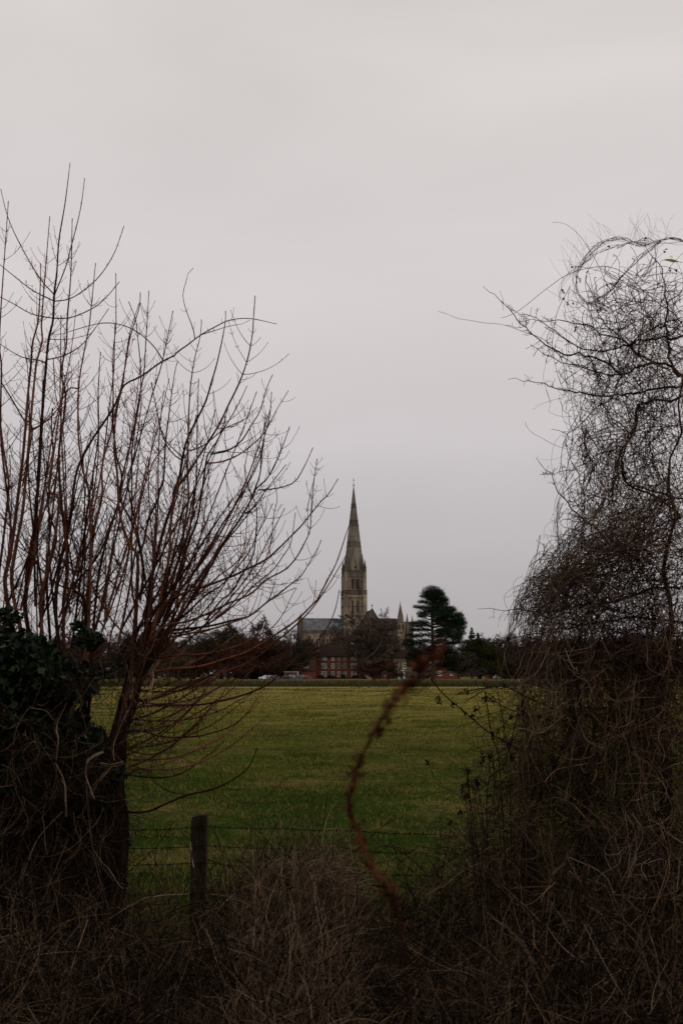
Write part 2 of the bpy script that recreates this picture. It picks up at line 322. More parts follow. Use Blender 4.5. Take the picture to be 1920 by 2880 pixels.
# ------------------------------------------------------------------ cathedral
CAT = empty('cathedral', (7.75, 626, -.3), R(7), label='pale stone cathedral with a very tall spire on a square tower', cat='cathedral')
H0 = 1.95
def win_row(parent, name, x, y, z, w, h, mull=True, label=None):
    """lancet opening in a wall facing -y: dark arch plus stone surround"""
    d = Solid(); d.prism([(x + a, z + b) for a, b in arch_pts(w, h)], y - .03, y + .3)
    f = Solid(); o_ = arch_pts(w + .5, h + .35); i_ = arch_pts(w, h); n = len(o_)
    V = [(x + a, y - .22, z + b) for a, b in o_] + [(x + a, y - .22, z + b) for a, b in i_] + [(x + a, y + .05, z + b) for a, b in o_] + [(x + a, y + .05, z + b) for a, b in i_]
    F = []
    for k in range(n - 1): F += [(k, k + 1, n + k + 1, n + k), (k, 2 * n + k, 2 * n + k + 1, k + 1), (n + k, n + k + 1, 3 * n + k + 1, 3 * n + k)]
    f.add(V, F)
    if mull: f.box(x - .09, x + .09, y - .14, y + .02, z, z + h * .82)
    fr = f.build(name, M['stone'], parent, label=label); d.build('opening', M['void'], fr); return fr
def wall_shell(name, mat, parent, x0, x1, y0, y1, z0, z1): return Solid().box(x0, x1, y0, y1, z0, z1).build(name, mat, parent)

hw = 7.15
tw = Solid().box(-6.7, 6.7, -6.7, 6.7, 0, 51.6 + .0)
for sx in (-1, 1):
    for sy in (-1, 1):
        a = sorted((sx * 4.9, sx * hw)); b = sorted((sy * 4.9, sy * hw)); tw.box(*a, *b, 0, 51.7)
        a2 = sorted((sx * 6.1, sx * (hw + .14))); b2 = sorted((sy * 6.1, sy * (hw + .14)))
        tw.box(*a2, *b2, 0, 51.5)
TW1 = tw.build('lower_tower', M['stone'], CAT)
tw = Solid().box(-6.5, 6.5, -6.5, 6.5, 54.1, 64.9)
for sx in (-1, 1):
    for sy in (-1, 1):
        tw.cone(sx * 5.9, sy * 5.9, 54.1, 65.6, 1.32, 1.25, 8)
        for z in (56.5, 59.3, 62): tw.cone(sx * 5.9, sy * 5.9, z, z + .3, 1.45, 1.45, 8)
TW2 = tw.build('upper_tower', M['stone'], CAT)
bd = Solid().box(-hw - .3, hw + .3, -hw - .3, hw + .3, 51.7, 52.2).box(-hw - .1, hw + .1, -hw - .1, hw + .1, 52.2, 53.7).box(-hw - .35, hw + .35, -hw - .35, hw + .35, 53.7, 54.1)
for i in range(24):
    x = -hw + .3 + i * (2 * hw - .6) / 23; bd.prism([(x - .13, 52.2), (x + .13, 52.2), (x + .13, 53.3), (x, 53.6), (x - .13, 53.3)], -hw - .24, -hw - .05)
    bd.prism([(x - .13, 52.2), (x + .13, 52.2), (x + .13, 53.3), (x, 53.6), (x - .13, 53.3)], -hw - .24, -hw - .05, 'x')
bd.build('string_course', M['stone_dark'], CAT)
pp = Solid().box(-6.7, 6.7, -6.75, 6.75, 64.6, 65.0)
for s_ in (-1, 1):
    pp.box(-5, 5, *sorted((s_ * 6.45, s_ * 6.7)), 65.0, 66.3); pp.box(*sorted((s_ * 6.45, s_ * 6.7)), -5, 5, 65.0, 66.3)
for i in range(14):
    x = -4.7 + i * .72
    pp.box(x, x + .28, -6.85, -6.7, 65.0, 66.1); pp.box(-6.85, -6.7, x, x + .28, 65.0, 66.1)
pp.box(-5, 5, -6.9, -6.45, 66.3, 66.55); pp.box(-6.9, -6.45, -5, 5, 66.3, 66.55)
pp.build('parapet', M['stone_dark'], CAT)
lower_band = Solid()
for z in (49.4, 38.0, 44.0): Solid().box(-hw - .12, hw + .12, -hw - .12, hw + .12, z, z + .28).build('string_course', M['stone_dark'], CAT)
Solid().box(-6.75, 6.75, -6.75, 6.75, 63.6, 63.9).build('string_course', M['stone_dark'], CAT)
upper_band = Solid()
for i in range(9):   # zigzag gablets above the arches
    x = -4.4 + i * 1.1
    lower_band.prism([(x - .5, 48.0), (x, 49.3), (x + .5, 48.0), (x + .34, 48.0), (x, 48.9), (x - .34, 48.0)], -7.02, -6.68)
    upper_band.prism([(x - .5, 61.9), (x, 63.4), (x + .5, 61.9), (x + .34, 61.9), (x, 62.9), (x - .34, 61.9)], -6.85, -6.48)
lower_band.build('carved_band', M['stone_dark'], CAT); upper_band.build('carved_band', M['stone_dark'], CAT)
for zz, h, yy in ((40.2, 7.6, -6.7), (54.6, 6.4, -6.5)):
    for x in (-1.65, 1.65):
        for dx in (-.42, .42): win_row(CAT, 'lancet_window', x + dx, yy, zz, .62, h, False)
        Solid().prism([(x - 1.25, zz + h - .5), (x, zz + h + 1.9), (x + 1.25, zz + h - .5), (x + 1.0, zz + h - .5), (x, zz + h + 1.35), (x - 1., zz + h - .5)], yy - .35, yy + .05).build('gablet', M['stone'], CAT)
    for x in (-4.15, 4.15):
        b = Solid(); o_ = arch_pts(1.5, h + .3); i_ = arch_pts(1.05, h - .1)
        for p0, p1, q0, q1 in zip(o_[:-1], o_[1:], i_[:-1], i_[1:]):
            b.add([(x + p0[0], yy - .25, zz + p0[1]), (x + p1[0], yy - .25, zz + p1[1]), (x + q1[0], yy - .25, zz + q1[1]), (x + q0[0], yy - .25, zz + q0[1]),
                   (x + p0[0], yy + .05, zz + p0[1]), (x + p1[0], yy + .05, zz + p1[1]), (x + q1[0], yy + .05, zz + q1[1]), (x + q0[0], yy + .05, zz + q0[1])], [(0, 1, 2, 3), (4, 5, 1, 0), (3, 2, 6, 7)])
        b.box(x - .07, x + .07, yy - .18, yy + .05, zz, zz + h - 1.2); b.build('blind_arch', M['stone_dark'], CAT)
        Solid().cone(x, yy - .1, zz + h - 2.1 + .3, zz + h - 2.1 + .31, .4, .4, 12).build('quatrefoil', M['void'], CAT)
    sh = Solid()
    for x in (-5.15, -3.1, -2.75, -.15, .15, 2.75, 3.1, 5.15): sh.box(x - .12, x + .12, yy - .3, yy + .02, zz - .4, zz + h + .2)
    sh.build('shafts', M['stone'], CAT)
for sx in (-1, 1):       # corner pinnacles
    for sy in (-1, 1):
        p = Solid().cone(sx * 6.1, sy * 6.1, 65.6, 68.2, 1.05, .95, 8).cone(sx * 6.1, sy * 6.1, 68.2, 68.6, 1.15, 1.15, 8).cone(sx * 6.1, sy * 6.1, 68.6, 73.6, .95, .05, 8)
        p.build('pinnacle', M['stone_dark'], CAT)
        Solid().cone(sx * 4.75, sy * 4.75, 65, 72.6, .85, .8, 8).cone(sx * 4.75, sy * 4.75, 72.6, 77.2, .8, .05, 8).build('inner_pinnacle', M['stone_dark'], CAT)
# spire: octagonal, across flats 12.3 m at the foot
ZB, ZT = 66.0, 121.2; RB = 6.35
def rs(z): return RB * (ZT - z) / (ZT - ZB) + .14
Solid().cone(0, 0, ZB - 1, ZT, rs(ZB - 1), .16, 8).build('spire', M['stone_grey'], CAT)
rb = Solid()
for i in range(8):
    a = math.pi / 8 + i * math.pi / 4
    P0 = (rs(ZB) * math.cos(a), rs(ZB) * math.sin(a)); 
    V = []
    for z, w in ((ZB, .2), (ZT - 1, .07)):
        c, s_ = math.cos(a), math.sin(a); r = rs(z)
        V += [((r - .2) * c - w * s_, (r - .2) * s_ + w * c, z), ((r + w * .7) * c, (r + w * .7) * s_, z), ((r - .2) * c + w * s_, (r - .2) * s_ - w * c, z)]
    rb.add(V, [(0, 1, 4, 3), (1, 2, 5, 4)])
for i in range(8):       # raised ribs down the middle of each face
    a = i * math.pi / 4; V = []
    for z, w in ((ZB, .1), (ZT - 12, .06)):
        c, s_ = math.cos(a), math.sin(a); r = rs(z) * math.cos(math.pi / 8)
        V += [((r - .1) * c - w * s_, (r - .1) * s_ + w * c, z), ((r + .09) * c, (r + .09) * s_, z), ((r - .1) * c + w * s_, (r - .1) * s_ - w * c, z)]
    rb.add(V, [(0, 1, 4, 3), (1, 2, 5, 4)])
rb.build('rib', M['stone_grey'], CAT)
for z0, z1 in ((81.7, 84.8), (95.1, 98.6), (107.0, 109.2)):
    b = Solid()
    b.cone(0, 0, z0, z0 + .3, rs(z0) + .2, rs(z0) + .2, 8).cone(0, 0, z1, z1 + .3, rs(z1) + .2, rs(z1) + .2, 8)
    for i in range(8):
        a0 = math.pi / 8 + i * math.pi / 4; a1 = a0 + math.pi / 4
        for k in range(4):
            for u0, u1 in ((k / 4, (k + 1) / 4), ((k + 1) / 4, k / 4)):
                def pt(u, z, e):
                    r = rs(z) + e; A = np.array((math.cos(a0), math.sin(a0))); B = np.array((math.cos(a1), math.sin(a1))); q = (A * (1 - u) + B * u) * r; return (q[0], q[1], z)
                w = .07
                b.add([pt(u0, z0 + .3, .1), pt(u0 + w, z0 + .3, .1), pt(u1 + w, z1, .1), pt(u1, z1, .1)], [(0, 1, 2, 3)])
    b.build('spire_band', M['stone_dark'], CAT)
for z in (88.4, 102.0): Solid().cone(0, 0, z, z + .18, rs(z) + .1, rs(z) + .1, 8).build('spire_ring', M['stone_dark'], CAT)
fn = Solid().cone(0, 0, ZT, ZT + .5, .3, .55, 8).cone(0, 0, ZT + .5, ZT + 1.1, .55, .25, 8).cone(0, 0, ZT + 1.1, ZT + 1.9, .2, .12, 8)
fn.build('finial', M['stone_dark'], CAT)
Solid().box(-.09, .09, -.09, .09, ZT + 1.9, ZT + 5.2).box(-.75, .75, -.08, .08, ZT + 3.7, ZT + 3.9).build('cross', M['wire'], CAT)
for i in range(4):      # lucarnes on the cardinal faces, tall gabled dormers
    a = -math.pi / 2 + i * math.pi / 2; q = Solid()
    e_ = empty('lucarne'); e_.parent = CAT; e_.rotation_euler = (0, 0, a + math.pi / 2)
    y = -6.05
    q.box(-1.05, -.75, y, -3, 65.2, 69.6).box(.75, 1.05, y, -3, 65.2, 69.6).prism([(-1.25, 69.2), (0, 73.3), (1.25, 69.2)], y, -3.2).box(-.75, .75, y + .35, -3, 65.2, 69.4)
    q.cone(-1.2, y + .1, 65, 70, .3, .28).cone(-1.2, y + .1, 70, 71.9, .28, .03).cone(1.2, y + .1, 65, 70, .3, .28).cone(1.2, y + .1, 70, 71.9, .28, .03)
    q.build('gable', M['stone'], e_)
    Solid().prism([(-.5, 65.8), (.5, 65.8), (.5, 68.6), (0, 69.2), (-.5, 68.6)], y + .25, y + .4).build('opening', M['void'], e_)
# left wing
XE = -34.3
Solid().box(XE, -hw, -7.2, 7.2, 0, 28.2).build('west_wing_wall', M['stone'], CAT)
Solid().prism([(-7.0, 28.0), (0, 36.8), (7.0, 28.0)], XE + 1.2, -hw + .2, 'x').build('lead_roof', M['lead'], CAT)
q = Solid().box(XE, -hw, -7.55, -7.25, 27.2, 27.6)
for i in range(46): x = XE + .6 + i * .58; q.box(x, x + .3, -7.5, -7.25, 27.6, 28.9)
q.box(XE, -hw, -7.6, -7.2, 28.9, 29.15); q.build('corbelled_parapet', M['stone_dark'], CAT)
for xc in (-28.3, -22.0, -15.6, -9.6):
    for dx, h in ((-1.6, 4.9), (0, 6.6), (1.6, 4.9)): win_row(CAT, 'clerestory_window', xc + dx, -7.25, 19.0, 1.05, h, False)
for xc in (-31.4, -25.15, -18.8, -12.6): Solid().box(xc - .35, xc + .35, -7.7, -7.2, 15, 27.2).build('buttress', M['stone'], CAT)
Solid().box(XE, -hw, -13.5, -7.2, 0, 15.2).build('aisle_wall', M['stone'], CAT)
Solid().prism([(-13.9, 15.2), (-7.25, 15.2), (-7.25, 18.4)], XE, -hw, 'x').build('aisle_roof', M['lead'], CAT)
for xc in (-28.3, -22.0, -15.6):
    for dx in (-1, 1): win_row(CAT, 'aisle_window', xc + dx, -13.55, 6.2, 1.2, 6.4, False)
for xc in (-31.4, -25.15, -18.8, -12.6): Solid().box(xc - .5, xc + .5, -14.6, -13.5, 0, 13.5).build('buttress', M['stone'], CAT)
q = Solid().box(XE - .6, XE + 2.2, -8.6, -5.8, 0, 34).cone(XE + .8, -7.2, 34, 38.2, 1.2, .05, 8).box(XE - .6, XE + 1.6, 5.8, 8.6, 0, 34).cone(XE + .6, 7.2, 34, 38.2, 1.1, .05, 8).box(XE - 1.3, XE + 1, -14.5, -11.8, 0, 20).cone(XE - .2, -13, 20, 24, 1, .05)
q.prism([(-5.9, 0), (5.9, 0), (5.9, 29.5), (0, 38.0), (-5.9, 29.5)], XE, XE + 1.1, 'x')
q.build('west_turret', M['stone_dark'], CAT)
# transept towards the viewer
TX, TY, TW_ = 7.7, -25.0, 7.6
Solid().prism([(TX - TW_, 0), (TX + TW_, 0), (TX + TW_, 28.0), (TX, 40.6), (TX - TW_, 28.0)], TY, -5).build('transept_wall', M['stone_dark'], CAT)
for s_ in (-1, 1):
    Solid().add([(TX, TY + .8, 41.0), (TX, -3, 41.0), (TX + s_ * (TW_ + .5), -3, 28.0), (TX + s_ * (TW_ + .5), TY + .8, 28.0), (TX, TY + .8, 40.6), (TX, -3, 40.6), (TX + s_ * (TW_ + .5), -3, 27.6), (TX + s_ * (TW_ + .5), TY + .8, 27.6)],
                [(0, 1, 2, 3), (4, 5, 6, 7), (0, 3, 7, 4), (3, 2, 6, 7)]).build('transept_roof', M['roof_brown'], CAT)
cp = Solid()
for s_ in (-1, 1):
    cp.add([(TX, TY - .25, 41.9), (TX + s_ * 8.2, TY - .25, 28.3), (TX + s_ * 8.2, TY + .8, 28.3), (TX, TY + .8, 41.9), (TX, TY - .25, 41.0), (TX + s_ * 8.2, TY - .25, 27.5), (TX + s_ * 8.2, TY + .8, 27.5), (TX, TY + .8, 41.0)],
           [(0, 1, 2, 3), (4, 5, 6, 7), (0, 1, 5, 4), (1, 2, 6, 5)])
cp.build('gable_coping', M['stone_dark'], CAT)
Solid().box(TX - .12, TX + .12, TY, TY + .25, 41.6, 44.2).box(TX - .6, TX + .6, TY, TY + .25, 43.0, 43.3).cone(TX, TY + .1, 43.0, 43.4, .4, .4).build('gable_cross', M['stone_dark'], CAT)
for dx, z, w, h in ((-3.6, 9, 1.6, 11), (0, 9, 1.9, 13), (3.6, 9, 1.6, 11), (-2.2, 25, 1, 5), (0, 25, 1.2, 7), (2.2, 25, 1, 5), (0, 34, .8, 2.6)):
    win_row(CAT, 'transept_window', TX + dx, TY, z, w, h, w > 1.3)
for dx in (-7.4, -5.2, 5.2, 7.4): Solid().box(TX + dx - .5, TX + dx + .5, TY - 1, TY, 0, 26).cone(TX + dx, TY - .5, 26, 28.5, .6, .05).build('buttress', M['stone_dark'], CAT)
# east wing
Solid().box(hw, 27, -7, 7, 0, 29.8).build('east_wing_wall', M['stone'], CAT)
Solid().prism([(-6.8, 29.8), (0, 37.0), (6.8, 29.8)], hw, 27.4, 'x').build('east_roof', M['roof_brown'], CAT)
Solid().box(hw, 27.2, -7.3, -7, 29.2, 30.6).build('east_parapet', M['stone_dark'], CAT)
for x in (18.5, 22, 25):
    win_row(CAT, 'east_window', x, -7.05, 18, 1.1, 6.5, False)
TXX = 28.3
q = Solid().box(TXX - 2.3, TXX + 2.3, -9, -4.4, 0, 34.2).box(TXX - 2.5, TXX + 2.5, -9.2, -4.2, 33.9, 34.6)
for z in (12, 20, 28.5): q.box(TXX - 2.45, TXX + 2.45, -9.15, -4.25, z, z + .35)
q.build('stair_turret', M['stone'], CAT)
q = Solid().cone(TXX, -6.7, 34.6, 38.6, 2.05, 1.7, 8).cone(TXX, -6.7, 38.6, 46.6, 1.55, .06, 8).cone(TXX, -6.7, 46.6, 47.6, .2, .02)
for a in range(4): q.cone(TXX + 1.7 * math.cos(R(45 + 90 * a)), -6.7 + 1.7 * math.sin(R(45 + 90 * a)), 34.6, 39.8, .4, .03)
q.build('turret_spirelet', M['stone_grey'], CAT)
for x in (-1.1, 1.1): win_row(CAT, 'turret_window', TXX + x, -9.0, 29.4, .8, 3.6, False)
q = Solid().box(30.6, 36.6, -6.5, 6, 0, 27.5).prism([(-6, 27.5), (0, 34.8), (6, 27.5)], 30.6, 36.6, 'x')
q.box(31.6, 33.0, -8.4, -7, 0, 34.5).cone(32.3, -7.7, 34.5, 40, .8, .04).box(35.0, 36.2, -8.2, -7, 0, 33.0).cone(35.6, -7.6, 33, 39.0, .7, .04).cone(30.9, -7, 28, 37, .35, .03)
q.build('east_end', M['stone_dark'], CAT)

# ------------------------------------------------------------------ houses
def sash(parent, x, y, z, w, h, cols=2, rows=2, wide=False, frame=None):
    """white sash window in a wall facing -y: frame with glazing bars, pane behind"""
    frame = frame or M['white']; t = .13; f = Solid()
    f.box(x - w / 2, x + w / 2, y - .08, y + .05, z, z + t).box(x - w / 2, x + w / 2, y - .08, y + .05, z + h - t, z + h)
    f.box(x - w / 2, x - w / 2 + t, y - .08, y + .05, z + t, z + h - t).box(x + w / 2 - t, x + w / 2, y - .08, y + .05, z + t, z + h - t)
    for c in range(1, cols):
        xx = x - w / 2 + w * c / cols; b = .06 if wide and c in (1, cols - 1) else .02; f.box(xx - b, xx + b, y - .06, y + .04, z + t, z + h - t)
    for r in range(1, rows):
        zz = z + h * r / rows; b = .045 if r * 2 == rows else .018; f.box(x - w / 2 + t, x + w / 2 - t, y - .05, y + .035, zz - b, zz + b)
    f.box(x - w / 2 - .06, x + w / 2 + .06, y - .14, y + .02, z - .1, z - .005)
    o = f.build('window', frame, parent)
    Solid().box(x - w / 2 + .02, x + w / 2 - .02, y - .02, y + .1, z + .02, z + h - .02).build('pane', M['glass'], o)
    return o
def hip(x0, x1, y0, y1, z0, z1, inset, mat, parent, ov=.5):
    x0 -= ov; x1 += ov; y0 -= ov; y1 += ov; ym = (y0 + y1) / 2
    return Solid().add([(x0, y0, z0), (x1, y0, z0), (x1, y1, z0), (x0, y1, z0), (x0 + inset, ym, z1), (x1 - inset, ym, z1)],
                       [(0, 1, 5, 4), (2, 3, 4, 5), (1, 2, 5), (3, 0, 4), (3, 2, 1, 0)]).build('roof', mat, parent)
def wx(px, Y): return float(at(px, 1900, Y)[0])
def wz(py, Y): return float(at(960, py, Y)[2])
D = 400
BH = empty('brick_house', (wx(952, D), D, 0), label='large red brick house of three storeys with white sash windows and hipped roof', cat='house')
def lx(px): return wx(px, D) - BH.location.x
xl, xr = lx(888), lx(1017)
ez = wz(1846, D)
Solid().box(xl, xr, 0, 11, 0, ez).build('wall', M['brick'], BH)
hip(xl, xr, 0, 11, ez, wz(1808.5, D + 5), 4.6, M['tile'], BH)
Solid().box(xl - .5, xr + .5, -.62, -.5, ez - .12, ez + .06).build('gutter', M['tile'], BH)
Solid().box(lx(894.5) - .07, lx(894.5) + .07, -.14, 0, 0, ez - .1).build('drainpipe', M['tile'], BH)
Solid().box(lx(991) - .5, lx(991) + .5, 4.5, 5.8, wz(1812, D), wz(1803, D)).build('chimney', M['white'], BH)
for px, w, c in ((910.8, 2.05, 4), (936, 1.2, 2), (952.9, 1.2, 2), (969.2, 1.2, 2), (994.3, 2.05, 4)):
    for k, (y0, y1) in enumerate(((1847.6, 1856.5), (1866, 1879.5), (1888.4, 1902.2))):
        z0, z1 = wz(y1, D), wz(y0, D)
        sash(BH, lx(px), 0, z0, w, min(z1, ez - .15) - z0, c, 2 if k == 0 else 4, c == 4, M['white'] if not (px in (952.9, 969.2) and k < 2) else M['grey_paint'])
Solid().box(lx(957), lx(966), -.6, 0, 0, 2.2).build('low_annex', M['brick'], BH)

D2 = 385
RH = empty('red_roofed_house', (wx(845, D2), D2, 0), label='low brick house with red tiled roof and white dormers beside the parked cars', cat='house')
f2 = lambda px: wx(px, D2) - RH.location.x
x0, x1 = f2(800), f2(887)
Solid().box(x0, x1, 0, 9, 0, wz(1886, D2)).build('wall', M['brick'], RH)
Solid().prism([(-.5, wz(1887, D2)), (4.5, wz(1855, D2 + 4)), (9.5, wz(1887, D2))], f2(820), x1 + .2, 'x').build('roof', M['tile_red'], RH)
for px, w in ((835, 1.5), (860, 2.2)):
    d_ = empty('dormer'); d_.parent = RH
    z0 = wz(1885, D2); Solid().box(f2(px) - w / 2, f2(px) + w / 2, .6, 3, z0 - .1, z0 + 1.7).build('cheek', M['tile_red'], d_)
    Solid().prism([(f2(px) - w / 2 - .2, z0 + 1.6), (f2(px), z0 + 2.6), (f2(px) + w / 2 + .2, z0 + 1.6)], .3, 3.6).build('dormer_roof', M['tile_red'], d_)
    Solid().prism([(f2(px) - w / 2 - .2, z0 + 1.62), (f2(px), z0 + 2.62), (f2(px) + w / 2 + .2, z0 + 1.62), (f2(px) + w / 2, z0 + 1.5), (f2(px), z0 + 2.4), (f2(px) - w / 2, z0 + 1.5)], .2, .28).build('bargeboard', M['white'], d_)
    w_ = sash(d_, f2(px), .58, z0 + .3, w - .5, 1.2, 3 if w > 2 else 2, 2)
D3 = 372
GR = empty('garage', (wx(818, D3), D3, 0), label='low flat brick garage with white fascia behind the dark cars', cat='garage')
g = lambda px: wx(px, D3) - GR.location.x
Solid().box(g(799), g(838), 0, 6, 0, wz(1890.5, D3)).build('wall', M['brick'], GR)
Solid().box(g(798), g(839), -.3, 6.3, wz(1890.4, D3), wz(1888.6, D3)).build('fascia', M['grey_paint'], GR)
Solid().box(g(836.6), g(838.2), -.28, -.12, 0, wz(1890.4, D3)).build('corner_post', M['white'], GR)
Solid().box(g(806), g(828), -.05, .03, .1, 2.1).build('door', M['tile'], GR)

D4 = 402
CH = empty('stone_house', (wx(1140, D4), D4, 0), label='pale stone house with a white columned porch, right of the large brick house', cat='house')
c4 = lambda px: wx(px, D4) - CH.location.x
Solid().box(c4(1107), c4(1206), 0, 9, 0, wz(1850, D4)).build('wall', M['cream'], CH)
hip(c4(1107), c4(1206), 0, 9, wz(1850, D4), wz(1828, D4 + 4), 4, M['tile'], CH)
for px in (1117, 1137): sash(CH, c4(px), 0, wz(1880, D4), 1.25, 2.2, 2, 4)
sash(CH, c4(1172), 0, wz(1880, D4), 1.1, 2.0, 2, 4)
PO = empty('porch'); PO.parent = CH
for px in (1118.5, 1123, 1132.5, 1137): Solid().cone(c4(px), -1.6, 0, wz(1887, D4), .2, .17, 10).build('column', M['white'], PO)
Solid().box(c4(1116), c4(1139.5), -2, 0, wz(1887, D4), wz(1884.3, D4)).build('porch_roof', M['white'], PO)
Solid().box(c4(1124.5), c4(1131), -.12, -.02, 0, 2.5).build('front_door', M['void'], PO)
Solid().box(c4(1119), c4(1122.6), -.1, -.02, 0, 2.5).box(c4(1133), c4(1137), -.1, -.02, 0, 2.5).build('side_panel', M['white'], PO)
D5 = 395
RB_ = empty('brick_cottage', (wx(1255, D5), D5, 0), label='low red brick cottage with two white windows right of the pine trunk', cat='house')
c5 = lambda px: wx(px, D5) - RB_.location.x
Solid().box(c5(1222), c5(1292), 0, 7, 0, wz(1880, D5)).build('wall', M['brick'], RB_)
Solid().prism([(-.4, wz(1881, D5)), (3.5, wz(1862, D5)), (7.4, wz(1881, D5))], c5(1221), c5(1293), 'x').build('roof', M['tile_red'], RB_)
for px in (1236.5, 1268.5): sash(RB_, c5(px), 0, wz(1900, D5), 1.25, 1.75, 2, 4)
D6 = 398
OB = empty('outbuilding', (wx(1080, D6), D6, 0), label='small dark brick building with one white window glimpsed through reddish brushwood', cat='building')
c6 = lambda px: wx(px, D6) - OB.location.x
Solid().box(c6(1052), c6(1102), 0, 6, 0, wz(1884, D6)).build('wall', M['brick'], OB)
hip(c6(1052), c6(1102), 0, 6, wz(1884, D6), wz(1868, D6), 3, M['tile'], OB)
sash(OB, c6(1079.5), 0, wz(1901, D6), 1.8, 1.7, 3, 2)
D7 = 430
LB = empty('long_roofed_building', (wx(1450, D7), D7, 0), label='long brick building with brown tiled roof and chimney behind the right bare bushes', cat='building')
c7 = lambda px: wx(px, D7) - LB.location.x
Solid().box(c7(1374), c7(1560), 0, 10, 0, wz(1856, D7)).build('wall', M['brick'], LB)
Solid().prism([(-.5, wz(1857, D7)), (5, wz(1820, D7 + 5)), (10.5, wz(1857, D7))], c7(1373), c7(1561), 'x').build('roof', M['tile_red'], LB)
for px in (1412, 1490): Solid().box(c7(px) - .5, c7(px) + .5, 4.2, 5.4, wz(1826, D7), wz(1811, D7)).cone(c7(px), 4.8, wz(1811, D7), wz(1809, D7), .2, .2).build('chimney', M['brick'], LB)
for px in (1395, 1430, 1465, 1500): sash(LB, c7(px), 0, wz(1884, D7), 1.3, 1.8, 2, 4, frame=M['grey_paint'])

